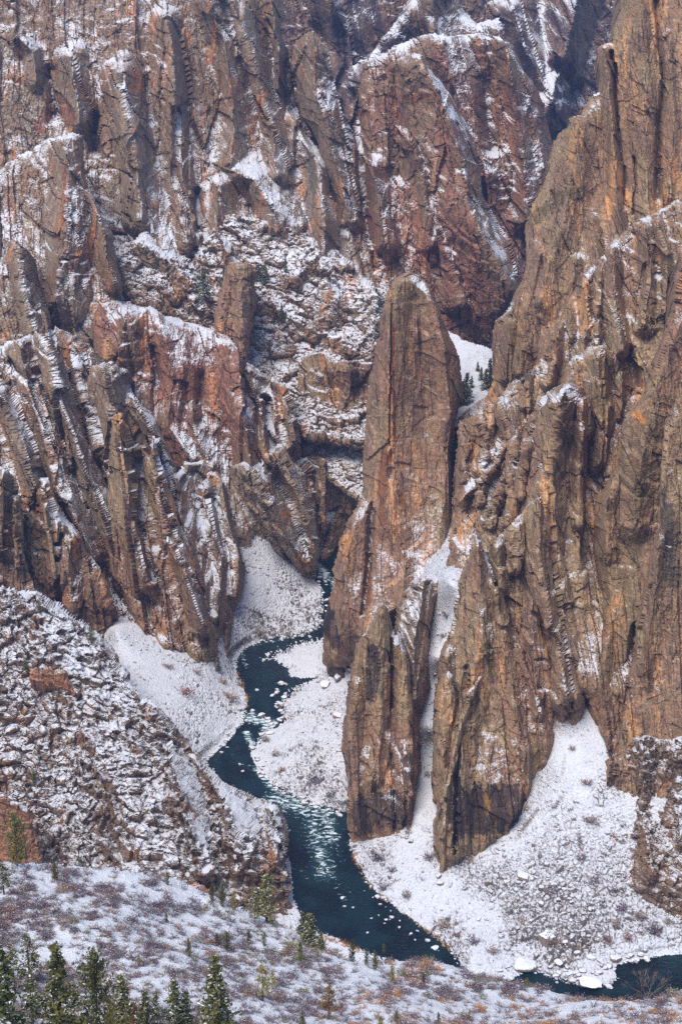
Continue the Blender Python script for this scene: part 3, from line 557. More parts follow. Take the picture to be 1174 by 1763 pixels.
# ---------------------------------------------------------------- the tallest fin and the right wall
lay('saddle_snowfield', 'snow filled saddle with conifers, between the tallest fin and the right wall',
    [(735,560),(770,566),(800,585),(830,598),(858,604),(880,640),(865,690),(800,740),(760,720)], [(850,690,1110),(780,700,1110),(800,585,1215),(860,610,1200)], M_snow, mode='slope', snow=-.10, roll=None)
lay('right_canyon_wall', 'towering olive brown wall with vertical cracks filling the upper right of the photograph',
    [(1066,-70),(1064,0),(1060,40),(1056,72),(1038,78),(1034,84),(1033,120),(1031,160),(1010,166),(1003,180),(999,196),(984,201),(974,218),(960,230),(953,248),(948,275),(942,298),(934,318),(922,340),(912,365),(905,392),(902,425),(900,455),(896,482),(882,515),(866,540),(852,552),(849,580),(849,620),(846,655),(830,685),(805,702),(785,722),(778,800),(778,1000),(1260,1200),(1260,-70)],
    [(850,690,1085),(1060,0,1235),(1230,0,1190),(1230,440,1090),(900,470,1130),(1000,600,1050),(790,720,1075),(1000,300,1170),(1000,900,1000)], M_right,
    ridges=[([(1045,85),(1050,200),(1058,330),(1080,420)],14,18,14),([(1000,200),(985,300),(960,420),(930,520)],16,30,40),([(1058,90),(1060,170),(1062,230)],-22,5,5),([(1062,230),(1070,300),(1074,360)],-8,6,6),([(1130,0),(1140,120),(1133,240),(1132,340)],-12,7,9),
        ([(1090,270),(1092,370)],-8,5,5),([(950,330),(955,420)],-7,5,5),([(1100,0),(1110,200),(1115,380)],10,30,24),([(880,560),(870,650)],12,16,24),([(990,450),(985,540),(960,640)],10,20,14),([(1020,380),(1030,450)],8,14,12),([(1150,60),(1160,200),(1150,340)],6,20,14),([(900,480),(890,560)],8,14,14),([(930,440),(905,560),(895,640)],12,24,24)],
    amp=.62, blocks=(.6,.8,.9), big=.45, terr=(20,1.6), snow=-.13, snowpts=[([(1000,165),(1030,160)],5,.4),([(980,200),(1000,195)],5,.35),([(885,520),(852,550)],7,.4),([(965,350),(985,340)],10,.2),([(1040,80),(1052,78)],4,.4)],
    paints=[([(920,380),(960,340),(1010,330)],16,(.26,.19,.10),.45),([(1065,400),(1100,398),(1150,395)],2.5,TANV,.6),([(1020,225),(1080,222),(1140,232)],2.5,TANV,.6),([(880,575),(905,580),(935,577)],3,TANV,.7),([(955,520),(975,505),(990,480)],4,(.36,.20,.09),.5),([(950,600),(960,650)],9,(.34,.17,.10),.55)])
lay('sloping_rib_wall', 'ribbed brown slope dropping left from the right wall, with thin snow lines',
    [(1260,300),(1200,330),(1174,345),(1140,362),(1110,374),(1085,392),(1062,408),(1042,425),(1020,448),(1000,470),(990,492),(975,520),(962,548),(950,580),(935,608),(915,632),(890,655),(862,680),(835,695),(812,712),(795,722),(786,745),(782,800),(780,860),(776,900),(772,950),(766,1000),(760,1040),(800,1150),(1260,1250)],
    [(775,980,905),(800,730,1005),(900,650,1020),(1174,350,1075),(1000,475,1075),(1050,700,990),(1230,500,1010),(1000,1000,900)], M_right,
    ridges=[([(1010,470),(1010,560),(1000,620)],12,18,18),([(1050,430),(1060,520),(1070,600)],14,24,20),([(1110,385),(1120,480),(1110,560)],14,24,24),([(960,560),(955,620),(948,660)],14,14,14),([(860,690),(880,760),(880,840)],14,20,26),([(820,720),(850,800)],10,16,24),([(800,860),(850,800),(880,740)],12,14,20),([(1085,600),(1090,680)],-16,12,12),([(1130,370),(1150,450),(1140,540)],12,18,14),([(1030,440),(1035,520),(1025,600)],10,14,10),([(980,520),(985,580)],8,12,12),([(910,640),(905,700)],8,14,12),([(845,700),(835,780),(825,860)],10,16,12),([(885,760),(860,830),(845,900)],10,14,14),([(800,760),(802,830)],8,12,12),([(1110,460),(1100,560)],-12,9,9),([(786,770),(784,880)],-14,5,5)],
    snow=-.03, amp=.8, big=.7, terr=(12,2.2), snowpts=[([(1040,440),(1000,490)],9,.2),([(980,580),(1040,590)],14,.22),([(1090,385),(1150,360)],8,.15),([(795,870),(830,800),(870,760)],12,.16),([(810,960),(840,990)],20,.2)],
    paints=[([(955,590),(962,620),(955,640)],9,(.36,.18,.11),.6),([(895,655),(940,640)],12,(.30,.20,.15),.5),([(985,480),(1010,478)],3,TANV,.5)])
lay('rear_dome', 'ribbed dome with thin snow arcs behind the snow capped dome on the right',
    [(950,680),(965,640),(985,612),(1008,596),(1035,592),(1060,602),(1078,622),(1086,650),(1093,680),(1090,710),(1075,740),(1058,765),(1050,800),(1040,850),(1030,900),(1010,900),(990,800)],
    [(1000,860,945),(1020,600,1000),(1080,700,985)], M_right, ridges=[([(1030,600),(1040,700),(1030,800)],12,26,22),([(1075,640),(1070,720)],6,12,10)], snow=-.02, roll=(24,30), amp=.8, snowpts=[([(985,620),(1030,605),(1075,635)],14,.2)])
lay('snow_capped_dome', 'fluted dome with a snow cap in the middle of the right wall',
    [(850,900),(862,860),(872,810),(885,765),(900,728),(918,700),(938,680),(958,664),(978,656),(998,664),(1012,682),(1020,705),(1026,740),(1024,780),(1018,830),(1014,880),(1012,930),(1018,985),(1024,1040),(1030,1100),(1018,1170),(1006,1220),(1000,1255),(955,1255),(900,1150),(830,1020)],
    [(960,1240,None,4),(1010,1230,None,6),(978,660,955),(900,730,960),(860,900,925),(940,1050,880)], M_right,
    ridges=[([(1026,770),(1022,860),(1018,960)],-45,26,30),([(975,668),(950,760),(940,860),(930,960)],18,44,34),([(1000,690),(1005,800),(1000,900)],10,16,16),([(930,900),(935,1000),(960,1150)],10,26,30),([(905,760),(900,850)],8,12,14),([(880,830),(870,900)],8,12,14)],
    snow=-.03, amp=.75, big=.6, roll=(26,34), flute=1.5, snowpts=[([(935,690),(975,675),(1000,700),(1008,740)],20,.36),([(900,760),(870,830)],12,.15)])
lay('mid_peak', 'small jagged peak rising in front of the snow capped dome',
    [(800,1020),(818,975),(835,945),(852,925),(868,905),(885,885),(902,868),(918,856),(930,848),(940,860),(950,882),(958,912),(966,950),(974,990),(982,1040),(990,1090),(998,1150),(1002,1210),(985,1262),(955,1262),(930,1180),(890,1090),(840,1050)],
    [(970,1240,None,2),(925,855,915),(850,930,905),(930,1100,868)], M_right, ridges=[([(928,852),(925,950),(950,1080),(975,1200)],14,34,24),([(880,895),(885,980)],10,16,18),([(850,930),(860,1010)],8,14,18)], snow=.03, amp=.8, roll=(18,22), flute=1.4, snowpts=[([(850,925),(900,870),(930,855)],10,.2),([(905,900),(950,960)],14,.1)])
lay('tallest_fin', 'tallest free standing rock fin with a rounded top, above the river bend',
    [(546,1178),(542,1150),(550,1110),(557,1075),(566,1035),(572,995),(580,962),(588,935),(600,905),(612,882),(620,855),(622,820),(624,770),(626,720),(630,680),(636,640),(640,605),(648,570),(655,530),(664,512),(672,495),(680,478),(692,470),(705,467),(722,474),(736,484),(746,500),(753,522),(760,540),(768,565),(782,590),(792,615),(798,650),(800,685),(792,705),(785,740),(783,800),(781,860),(778,910),(773,960),(768,1002),(735,1030),(690,1060),(650,1090),(615,1150),(580,1188)],
    [(550,1160,None),(600,1155,None),(640,1100,925),(700,470,1062),(640,650,1045),(770,900,985),(775,700,1040),(680,1000,950),(624,830,1015)], M_fin,
    ridges=[([(690,475),(675,600),(672,760),(678,900)],12,40,70),([(676,500),(674,620),(672,700),(670,820)],-8,4,4),([(740,500),(765,600),(778,720)],8,50,10),([(612,890),(596,1000),(575,1130)],10,30,34),([(640,870),(636,980),(625,1060)],-9,6,6),([(660,900),(700,960),(690,1040)],6,20,20)],
    amp=.55, blocks=(.7,.7,.9), flute=.8, terr=(24,1.3), snow=-.07, shear=-.05, roll=(20,30), snowpts=[([(715,478),(750,520),(790,620),(796,690)],10,.26),([(560,1050),(590,960)],8,.15)],
    kind='thing', cat='rock fin',
    paints=[([(676,575),(700,583),(720,588)],2.5,TANV,.8),([(680,646),(710,652),(738,668),(757,684)],3,VEIN,.85),([(630,716),(660,714),(676,722),(700,712),(725,722),(765,722)],2.6,VEIN,.85),([(640,1022),(675,1000),(692,975),(712,940),(740,912),(765,888),(776,868)],6,(.44,.25,.15),.9),([(578,1012),(600,1006),(630,1006)],4,(.40,.22,.12),.8),
        ([(676,560),(675,640),(678,720),(682,760)],3,(.30,.08,.035),.8),([(660,780),(655,860),(660,900)],9,(.36,.15,.07),.6),([(635,960),(632,1010),(636,1040)],6,(.40,.17,.07),.7),([(690,845),(700,870),(690,890)],6,(.42,.19,.06),.5),([(650,530),(645,600)],4,(.36,.19,.10),.6),([(560,1040),(575,1110)],14,(.05,.04,.05),.5)])
lay('right_edge_buttress', 'orange tinted buttress leaning in from the right edge of the photograph',
    [(1260,360),(1200,420),(1174,440),(1166,470),(1158,500),(1152,535),(1144,562),(1132,595),(1120,625),(1112,655),(1100,685),(1085,705),(1068,722),(1062,745),(1058,780),(1052,808),(1040,828),(1028,850),(1021,880),(1018,915),(1021,950),(1028,990),(1034,1030),(1034,1065),(1026,1100),(1014,1135),(1006,1180),(1006,1225),(1018,1270),(1035,1320),(1058,1370),(1260,1500)],
    [(1052,1345,None),(1008,1230,None),(1064,740,885),(1174,440,915),(1240,900,840),(1022,900,890),(1120,1200,822),(1150,700,880)], M_fin, roll=(26,46),
    ridges=[([(1150,560),(1130,650),(1110,760),(1090,900)],14,40,40),([(1066,740),(1050,850),(1045,950)],10,20,24),([(1034,1050),(1040,1150),(1050,1280)],8,16,20),([(1095,1080),(1080,1200)],-10,10,10)],
    amp=.6, big=.5, terr=(18,1.5), snow=-.12, flute=1.3, snowpts=[([(1160,470),(1120,620),(1070,720)],6,.25)],
    paints=[([(1110,760),(1070,880),(1060,1000),(1060,1150)],60,(.48,.32,.17),.42),([(1080,712),(1110,700),(1150,668)],15,(.42,.25,.15),.75),([(1095,712),(1105,725)],9,(.50,.20,.05),.8),([(1068,760),(1060,800)],5,(.46,.22,.08),.8),([(1045,840),(1040,920),(1060,960)],22,(.34,.20,.12),.5),([(1130,960),(1100,985),(1085,980)],4,VEIN,.4),([(1030,1080),(1025,1140)],7,(.38,.16,.07),.6)])
lay('ribbed_column', 'pale ribbed column in front of the right edge buttress',
    [(1260,600),(1200,650),(1160,690),(1145,720),(1138,760),(1132,820),(1130,880),(1124,930),(1114,975),(1106,1020),(1098,1065),(1090,1110),(1080,1160),(1072,1210),(1062,1260),(1052,1310),(1050,1370),(1260,1480)],
    [(1055,1345,None,-3),(1145,730,868),(1230,900,820),(1100,1060,835),(1200,1300,790)], M_right, ridges=[([(1150,720),(1145,850),(1130,1000),(1110,1150)],10,20,30),([(1115,1100),(1112,1180)],7,10,14)], amp=.6, terr=(16,1.5), snow=-.04, roll=(18,20),
    snowpts=[([(1128,915),(1150,940)],10,.28)], paints=[([(1110,1110),(1120,1180)],9,(.42,.24,.13),.6),([(1090,1230),(1120,1210),(1174,1190)],7,(.40,.26,.17),.65),([(1150,880),(1160,1000)],22,(.24,.18,.13),.5)])
lay('ledged_foot', 'snowy ledged rock foot in the right bottom corner above the talus',
    [(1260,1230),(1210,1250),(1174,1262),(1140,1270),(1110,1262),(1085,1275),(1068,1300),(1056,1335),(1048,1375),(1035,1420),(1030,1450),(1045,1480),(1062,1510),(1085,1535),(1110,1555),(1140,1580),(1174,1600),(1260,1640)],
    [(1040,1440,None),(1090,1530,None),(1174,1588,None),(1052,1350,None,-2),(1110,1260,795),(1230,1250,790),(1230,1620,None)], M_near,
    ridges=[([(1110,1270),(1105,1380),(1120,1500)],8,24,20),([(1160,1290),(1165,1450)],6,16,20)], snow=-.02, amp=.7, terr=(7,2.0), roll=(10,9), blocks=(.6,1.0,1.1), style='ledge')
# ---------------------------------------------------------------- front buttresses
lay('snow_dusted_knob', 'snow dusted grey knob behind the two front buttresses',
    [(672,1150),(678,1090),(684,1052),(692,1022),(708,1004),(728,994),(748,988),(768,992),(766,1020),(752,1040),(744,1075),(742,1120),(742,1180),(732,1220),(724,1270),(706,1280),(690,1230)],
    [(720,1240,848),(735,990,905),(690,1060,880)], M_left, ridges=[([(730,1000),(715,1100),(715,1200)],10,24,20)], snow=.20, amp=.6, roll=(18,20), terr=(6,1.2), kind='thing', cat='rock knob')
lay('left_front_buttress', 'twin pointed front buttress standing by the river with its foot in the snow',
    [(600,1468),(592,1430),(594,1380),(592,1330),(586,1290),(588,1250),(596,1215),(604,1180),(612,1140),(618,1108),(628,1080),(640,1055),(650,1042),(660,1036),(668,1044),(673,1068),(678,1092),(684,1090),(690,1108),(698,1140),(702,1170),(712,1200),(720,1235),(725,1280),(722,1330),(712,1370),(706,1410),(690,1436),(655,1458),(625,1468)],
    [(600,1455,None),(700,1430,None),(655,1445,None,-1),(658,1040,856),(684,1095,850),(600,1250,838),(715,1250,838)], M_fin,
    ridges=[([(658,1040),(652,1130),(655,1230),(645,1340)],9,30,22),([(684,1095),(688,1180),(700,1300)],8,14,16),([(672,1100),(672,1220)],-7,4,4),([(660,1260),(690,1300),(700,1400)],6,20,18),([(610,1180),(605,1300),(615,1430)],6,14,20)],
    amp=.7, blocks=(.8,.9,1), big=.5, terr=(16,1.3), snow=-.06, roll=(16,17), kind='thing', cat='rock buttress', snowpts=[([(625,1090),(645,1050),(660,1038),(672,1062),(680,1110)],7,.40),([(684,1094),(700,1140),(712,1200)],6,.35),([(650,1280),(680,1275),(700,1310)],20,.24),([(630,1290),(610,1340)],12,.18)],
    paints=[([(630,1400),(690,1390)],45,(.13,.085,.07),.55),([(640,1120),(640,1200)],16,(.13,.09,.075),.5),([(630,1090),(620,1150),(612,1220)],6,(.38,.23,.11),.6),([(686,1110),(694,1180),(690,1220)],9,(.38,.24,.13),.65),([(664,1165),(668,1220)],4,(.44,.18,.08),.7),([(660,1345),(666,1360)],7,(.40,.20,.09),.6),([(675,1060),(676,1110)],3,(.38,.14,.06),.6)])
lay('right_front_buttress', 'large front buttress narrowing to a small snow tipped summit, between two snow chutes',
    [(752,1490),(748,1440),(750,1390),(750,1330),(746,1280),(744,1230),(746,1190),(752,1150),(764,1118),(774,1085),(780,1040),(788,1000),(796,965),(806,940),(816,923),(826,926),(834,950),(846,970),(850,992),(862,1012),(872,1040),(882,1065),(892,1085),(905,1110),(918,1150),(930,1190),(944,1230),(954,1262),(950,1300),(940,1330),(922,1352),(908,1385),(898,1415),(880,1432),(850,1452),(815,1476),(785,1496)],
    [(752,1480,None),(800,1480,None),(900,1412,None),(950,1300,None),(820,925,884),(750,1200,842),(850,1000,872)], M_fin,
    ridges=[([(820,928),(826,1010),(830,1100),(812,1200),(795,1330),(780,1470)],12,30,26),([(846,975),(862,1080),(880,1180)],8,14,20),([(792,1250),(788,1340),(782,1470)],-8,5,5),([(770,1130),(762,1250),(768,1400)],7,14,18),([(880,1180),(905,1290),(890,1400)],7,30,16),([(900,1120),(925,1230)],7,14,14),([(805,1150),(800,1240)],-7,6,6)],
    amp=.7, blocks=(.8,.9,1), big=.5, terr=(18,1.3), snow=-.06, roll=(16,18), kind='thing', cat='rock buttress',
    snowpts=[([(812,930),(820,925),(836,955),(850,990)],9,.45),([(776,1090),(790,1010)],7,.25),([(830,1040),(845,1110),(870,1150)],20,.22),([(840,965),(850,1010)],10,.25),([(800,1300),(850,1300),(900,1330)],14,.10),([(810,1385),(880,1390)],60,-.35),([(900,1170),(940,1230)],14,.16),([(780,1140),(760,1180)],8,.2)],
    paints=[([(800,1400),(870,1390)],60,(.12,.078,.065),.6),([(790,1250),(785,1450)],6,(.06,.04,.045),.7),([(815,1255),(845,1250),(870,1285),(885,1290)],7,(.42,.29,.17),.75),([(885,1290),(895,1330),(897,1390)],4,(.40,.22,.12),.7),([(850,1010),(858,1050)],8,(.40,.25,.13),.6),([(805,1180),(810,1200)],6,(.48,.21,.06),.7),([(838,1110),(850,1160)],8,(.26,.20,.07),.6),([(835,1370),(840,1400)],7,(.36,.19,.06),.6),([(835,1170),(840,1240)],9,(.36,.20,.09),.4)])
lay('orange_pinnacle', 'slender pinnacle with an orange right edge, right of the front buttress summit',
    [(880,1200),(886,1150),(892,1100),(898,1062),(905,1040),(913,1029),(922,1036),(930,1052),(934,1080),(940,1110),(948,1145),(954,1180),(956,1230),(950,1262),(920,1260)],
    [(950,1250,None,-3),(885,1200,838),(912,1032,860)], M_fin, ridges=[([(912,1032),(914,1100),(925,1200)],8,14,16),([(916,1080),(912,1160)],5,8,8)], amp=.5, big=.3, snow=-.03, roll=(10,12), kind='thing', cat='rock pinnacle', depth=30, paints=[([(922,1045),(934,1100),(940,1130)],6,(.44,.24,.10),.7)])
for lb, poly, an, kw in [
    ('pale side pinnacle leaning on the right of the left front buttress', [(676,1300),(674,1200),(675,1130),(678,1100),(684,1091),(690,1098),(698,1125),(705,1160),(711,1200),(716,1250),(718,1300),(715,1360),(709,1415),(692,1440),(680,1380)], [(684,1093,844),(705,1250,828),(700,1425,None,-3),(680,1300,824)], dict(paints=[([(686,1110),(692,1170),(694,1240)],12,(.46,.31,.17),.65),([(690,1300),(700,1400)],22,(.16,.10,.08),.5)], snowpts=[([(684,1093),(698,1130),(712,1190)],6,.4)])),
    ('stubby rounded pillar against the left side of the right front buttress', [(745,1380),(743,1300),(744,1240),(747,1190),(756,1160),(768,1150),(782,1160),(788,1200),(786,1260),(780,1330),(772,1390)], [(765,1153,836),(760,1370,803),(785,1250,818)], dict(snowpts=[([(752,1165),(768,1152),(784,1168)],8,.35)])),
    ('long leaning slab down the front of the right front buttress', [(790,1240),(803,1192),(820,1166),(833,1158),(842,1180),(838,1230),(824,1300),(808,1380),(797,1440),(790,1500),(752,1500),(757,1430),(768,1350),(778,1290)], [(830,1163,832),(770,1478,None,-4),(800,1300,815)], dict(snowpts=[([(803,1195),(833,1160)],6,.3)], paints=[([(820,1200),(800,1320),(775,1460)],9,(.40,.28,.18),.5)])),
    ('slim orange pinnacle just right of the snow tipped summit', [(840,1180),(840,1110),(842,1060),(846,1012),(851,1001),(858,1012),(866,1040),(876,1080),(884,1120),(890,1180),(872,1200),(852,1195)], [(851,1003,864),(870,1180,836),(845,1180,838)], dict(paints=[([(852,1010),(862,1080),(872,1150)],9,(.50,.30,.15),.7)], snowpts=[([(846,1005),(856,1010)],6,.4)])),
    ('small dark pinnacle at the left foot of the tallest fin', [(556,1190),(554,1140),(560,1100),(568,1065),(576,1040),(584,1050),(592,1085),(600,1120),(608,1160),(600,1190)], [(575,1165,None,-3),(576,1042,975),(600,1150,958)], dict(paints=[([(575,1100),(580,1160)],30,(.09,.065,.06),.7)])),
    ('short jagged pinnacle between the mid peak and the orange pinnacle', [(930,1200),(932,1130),(938,1080),(946,1052),(953,1045),(960,1060),(968,1100),(976,1150),(980,1210),(975,1262),(945,1262)], [(953,1048,862),(965,1240,None,-3),(940,1200,842)], dict(snowpts=[([(946,1050),(960,1062)],6,.35)])),
    ('broken pinnacle on the rib right of the tallest fin', [(826,930),(824,880),(828,830),(835,795),(842,785),(850,800),(858,840),(864,890),(866,940),(845,960)], [(842,788,975),(850,940,915),(830,930,918)], dict(snowpts=[([(834,795),(850,798)],7,.35)]))]:
    lay('rock_pinnacle', lb, poly, an, M_fin, amp=.5, big=.4, terr=(14,1.2), snow=-.05, roll=(15,22), kind='thing', cat='rock pinnacle', depth=26, step=1.3, **kw)
# ---------------------------------------------------------------- valley floor and slopes
ground = lay('valley_floor', 'snow covered talus and rubble banks beside the river',
    [(-90,880),(1260,880),(1260,1830),(-90,1830)], [], M_snow, mode='ground', roll=None, rough=0, snow=.07,
    snowpts=[(880,1540,150,70,.22),(960,1640,130,50,.9),(470,1060,60,60,.7),(560,1280,60,90,.5),(380,1230,60,50,.2),(960,1290,50,60,-.35),(520,1135,30,20,-.3),(740,1300,30,120,-.1),(300,1180,80,60,-.2),([(885,1445),(905,1420),(925,1395)],7,-.35),([(952,1395),(966,1372)],6,-.3),([(993,1425),(999,1450),(1001,1485)],7,-.35),([(955,1240),(985,1262)],18,-.3),([(968,1330),(972,1300)],5,-.4),([(945,1250),(940,1300)],4,.2)],
    paints=[([(960,1245),(975,1280),(975,1340)],12,(.20,.13,.09),.8),([(412,1150),(425,1200),(428,1225)],5,(.42,.24,.07),.9),([(605,1470),(625,1515),(660,1550),(700,1580),(740,1606),(770,1635)],8,(.50,.25,.07),.95),([(556,1612),(600,1628)],8,(.45,.27,.12),.8),([(450,1135),(480,1128)],8,(.30,.20,.12),.5)], conc=0.02, depth=20)
lay('near_rocky_slope', 'near slope of broken snowy ledges on the left, ending in a cliff over the river',
    [(-90,985),(-30,1000),(0,1005),(35,1012),(62,1018),(90,1040),(125,1062),(150,1078),(180,1098),(200,1125),(225,1170),(250,1200),(268,1208),(290,1232),(315,1258),(332,1278),(345,1308),(362,1325),(385,1348),(410,1358),(438,1372),(460,1382),(478,1392),(490,1412),(494,1450),(495,1500),(498,1545),(512,1568),(522,1600),(540,1640),(-90,1640)],
    [(0,1010,920),(200,1110,890),(330,1280,838),(450,1378,802),(492,1420,788),(495,1540,748),(350,1550,742),(0,1480,765),(100,1250,835),(250,1400,782),(520,1620,735),(400,1450,765)], M_near,
    ridges=[([(270,1210),(290,1300),(320,1400),(350,1500)],16,44,24),([(340,1310),(400,1400),(430,1500)],12,20,24),([(60,1030),(120,1200),(200,1350),(250,1500)],10,60,60),([(470,1390),(478,1500)],8,16,10),([(400,1365),(405,1500)],8,14,10)],
    snow=.06, shear=.3, terr=(11,4.6), amp=.95, roll=(18,14), blocks=(.6,1.0,1.2), flute=.6, conc=.04, step=1.35, style='ledge',
    snowpts=[([(0,1030),(150,1110),(230,1250)],60,.14),([(60,1230),(160,1310)],60,.07),([(-20,1440),(60,1470)],30,.05),([(345,1330),(400,1350),(480,1400)],26,-.16),([(320,1290),(370,1420),(480,1540)],75,-.24),([(0,1180),(200,1380),(330,1500)],70,-.05)],
    paints=[([(310,1270),(330,1300)],7,(.40,.20,.08),.7),([(265,1425),(262,1450)],8,(.36,.22,.08),.5),([(410,1400),(415,1430)],9,(.40,.22,.10),.6),([(250,1330),(240,1280)],12,(.30,.18,.09),.4)])
lay('foreground_slope', 'open snow slope with sagebrush and conifers across the bottom of the photograph',
    [(-90,1470),(0,1480),(60,1484),(130,1490),(200,1496),(255,1504),(310,1515),(345,1532),(385,1552),(420,1568),(455,1582),(490,1596),(520,1608),(560,1626),(600,1644),(650,1652),(700,1652),(745,1650),(790,1660),(835,1676),(870,1684),(910,1693),(950,1700),(1000,1712),(1050,1718),(1100,1716),(1150,1708),(1174,1702),(1260,1695),(1260,1900),(-90,1900)],
    [(0,1490,380),(250,1510,385),(420,1570,385),(600,1645,380),(750,1655,375),(900,1695,370),(1174,1705,360),(0,1763,275),(587,1763,295),(1174,1763,320)], M_slope, mode='slope', roll=(10,8), snow=.10, rough=2.5, step=1.8,
    ridges=[([(-50,1500),(150,1600),(400,1700)],6,80,60),([(500,1600),(650,1700),(700,1760)],7,60,50)])
# ---------------------------------------------------------------- water
def water():
    u = np.arange(-90, 1262, 3.0); v = np.arange(920, 1790, 3.0); U, V = np.meshgrid(u, v); sh = U.shape; Uf, Vf = U.ravel(), V.ravel()
    d = segdist(Uf, Vf, RIVER, True)[0] * np.where(inside(Uf, Vf, RIVER), -1, 1)
    keep = d < 22; Y = CAM_Z / rr(Vf); pts = P(Uf, Vf, Y); pts[:, 2] = 0
    foam = np.zeros(len(Uf))
    for line, wd, k in [([(548,975),(562,992)],18,.48),([(572,1000),(576,1012)],12,.45),([(545,1083),(500,1096),(450,1108)],7,.30),([(418,1128),(424,1148)],10,.35),([(430,1236),(470,1246),(455,1262)],20,.46),([(425,1262),(435,1285)],16,.42),([(440,1322),(470,1360),(520,1386)],14,.40),([(400,1300),(440,1330)],12,.2),
                        ([(470,1375),(560,1400),(570,1440)],40,.38),([(540,1420),(560,1500)],45,.36),([(520,1500),(600,1540)],40,.17),([(565,1440),(590,1480)],24,.2)]:
        foam = np.maximum(foam, k * (1 - sm(0, wd, segdist(Uf, Vf, line)[0])))
    idx = -np.ones(len(Uf), int); mi = np.flatnonzero(keep); idx[mi] = np.arange(len(mi)); I = idx.reshape(sh)
    q = np.stack([I[:-1, :-1], I[1:, :-1], I[1:, 1:], I[:-1, 1:]], -1).reshape(-1, 4); q = q[(q >= 0).all(1)]
    m = NT('river water'); p = m.pos()
    w1 = m.noise(m.vscale(p, (.30, .55, .3), rot=(0, 0, R(20))), 1.0, 5, .62, dist=.6); w2 = m.noise(p, .06, 3, .5); w3 = m.noise(m.vscale(p, (1.1, 1.6, 1)), 1.0, 3, .6)
    fo = m.attr('foam').outputs['Fac']
    f = m.math('ADD', m.math('MULTIPLY', w1, 1.0), m.math('MULTIPLY', w3, .35))
    fm = m.ss(m.math('ADD', f, m.math('MULTIPLY', fo, .75)), .92, 1.06)
    fm = m.math('MULTIPLY', fm, m.ss(fo, .02, .12))
    base = m.mix(m.ss(w2, .38, .62), (.002, .008, .013), (.004, .019, .026)); base = m.mix(m.ss(fo, .1, .8), base, (.02, .09, .10))
    m.L(m.mix(fm, base, (.60, .70, .74)), m.b.inputs['Base Color'])
    m.L(m.ss(fm, 0, 1, .12, .7), m.b.inputs['Roughness']); m.b.inputs['IOR'].default_value = 1.33; m.b.inputs['Specular IOR Level'].default_value = .34
    h = m.math('ADD', w1, m.math('MULTIPLY', w3, .3)); m.L(m.bump(h, .55, .9), m.b.inputs['Normal'])
    ob = make_mesh('river_water', pts[mi], q, m.m, {'foam': foam[mi]}, smooth=True); tag(ob, 'dark teal river with white rapids winding between the snowy banks', None, 'structure')
water()
exec_rest = True
# ---------------------------------------------------------------- outcrops on the near slope
def nearY(u, v, lift): return float(surf('near_rocky_slope', u, v)[1]) - lift
def outcrop(label, poly, lift, top, **k):
    us = [p[0] for p in poly]; vs = [p[1] for p in poly]; a, b = min(us), max(us); t, c = min(vs), max(vs); bY = nearY(max(0, (a + b) / 2), c, lift)
    lay('rock_outcrop', label, poly, [(a, c, bY + 1), (b, c, bY + 1), ((a + b) / 2, t, bY + top), ((a + b) / 2, c, bY)], M_outcrop, kind='thing', cat='rock outcrop', step=1.2, rough=2.0, roll=(9, 6), amp=.45, style='ledge', terr=(5, 1.2), shear=.1, depth=18, **k)
M_outcrop = rock_mat('orange outcrop', (.48, .22, .11), (.40, .21, .12), (.62, .25, .08), (.16, .07, .05), orange_amt=.9, tilt=-8, snow_t=.80, fs=1.5)
outcrop('bright orange rock outcrop poking out of the snowy near slope', [(53,1168),(55,1152),(64,1147),(78,1145),(90,1147),(98,1155),(108,1150),(118,1156),(120,1172),(130,1192),(128,1198),(105,1186),(85,1182),(65,1176)], 3, 6, snow=-.02)
outcrop('tan and orange rock outcrop behind the olive pine at the left edge', [(-60,1368),(-10,1362),(8,1366),(18,1378),(34,1380),(52,1392),(60,1408),(62,1436),(72,1452),(75,1480),(70,1500),(-60,1500)], 12, 10, snowpts=[([(10,1375),(50,1392)],10,.35)])
outcrop('low red brown rock ledge at the upper edge of the sagebrush slope', [(318,1530),(325,1520),(340,1517),(352,1522),(358,1534),(350,1545),(325,1544)], 10, 4)
# ---------------------------------------------------------------- plants
rng = np.random.default_rng(7)
def plain(name, c1, c2, sc_=2.0, snow=0.0, rough=.85):
    m = NT(name); p = m.pos(); n = m.noise(p, sc_, 3, .6); c = m.mix(m.ss(n, .35, .65), c1, c2)
    oi = m.n.new('ShaderNodeObjectInfo'); c = m.mix(1.0, c, m.ss(oi.outputs['Random'], 0, 1, .8, 1.25), 'MULTIPLY')
    if snow:
        g = m.n.new('ShaderNodeNewGeometry'); z = m.math('ABSOLUTE', m.z(g.outputs['True Normal']))
        s = m.ss(m.math('ADD', z, m.math('MULTIPLY', m.math('SUBTRACT', m.noise(p, 3.0, 3, .6), .5), 1.2)), 1.12 - snow, 1.2 - snow); c = m.mix(s, c, SNOW)
    m.L(c, m.b.inputs['Base Color']); m.b.inputs['Roughness'].default_value = rough; m.b.inputs['Specular IOR Level'].default_value = .2; return m.m
M_bark = plain('bark', (.07, .05, .04), (.12, .09, .07))
M_needle = {'dark': plain('dark needles', (.055, .068, .022), (.10, .104, .034), 1.5, .17), 'olive': plain('olive needles', (.09, .098, .03), (.16, .145, .045), 1.5, .16),
            'yellow': plain('yellow green needles', (.20, .18, .04), (.32, .25, .05), 1.5, .08), 'rust': plain('rusty needles', (.22, .10, .03), (.20, .14, .04), 1.5, .04)}
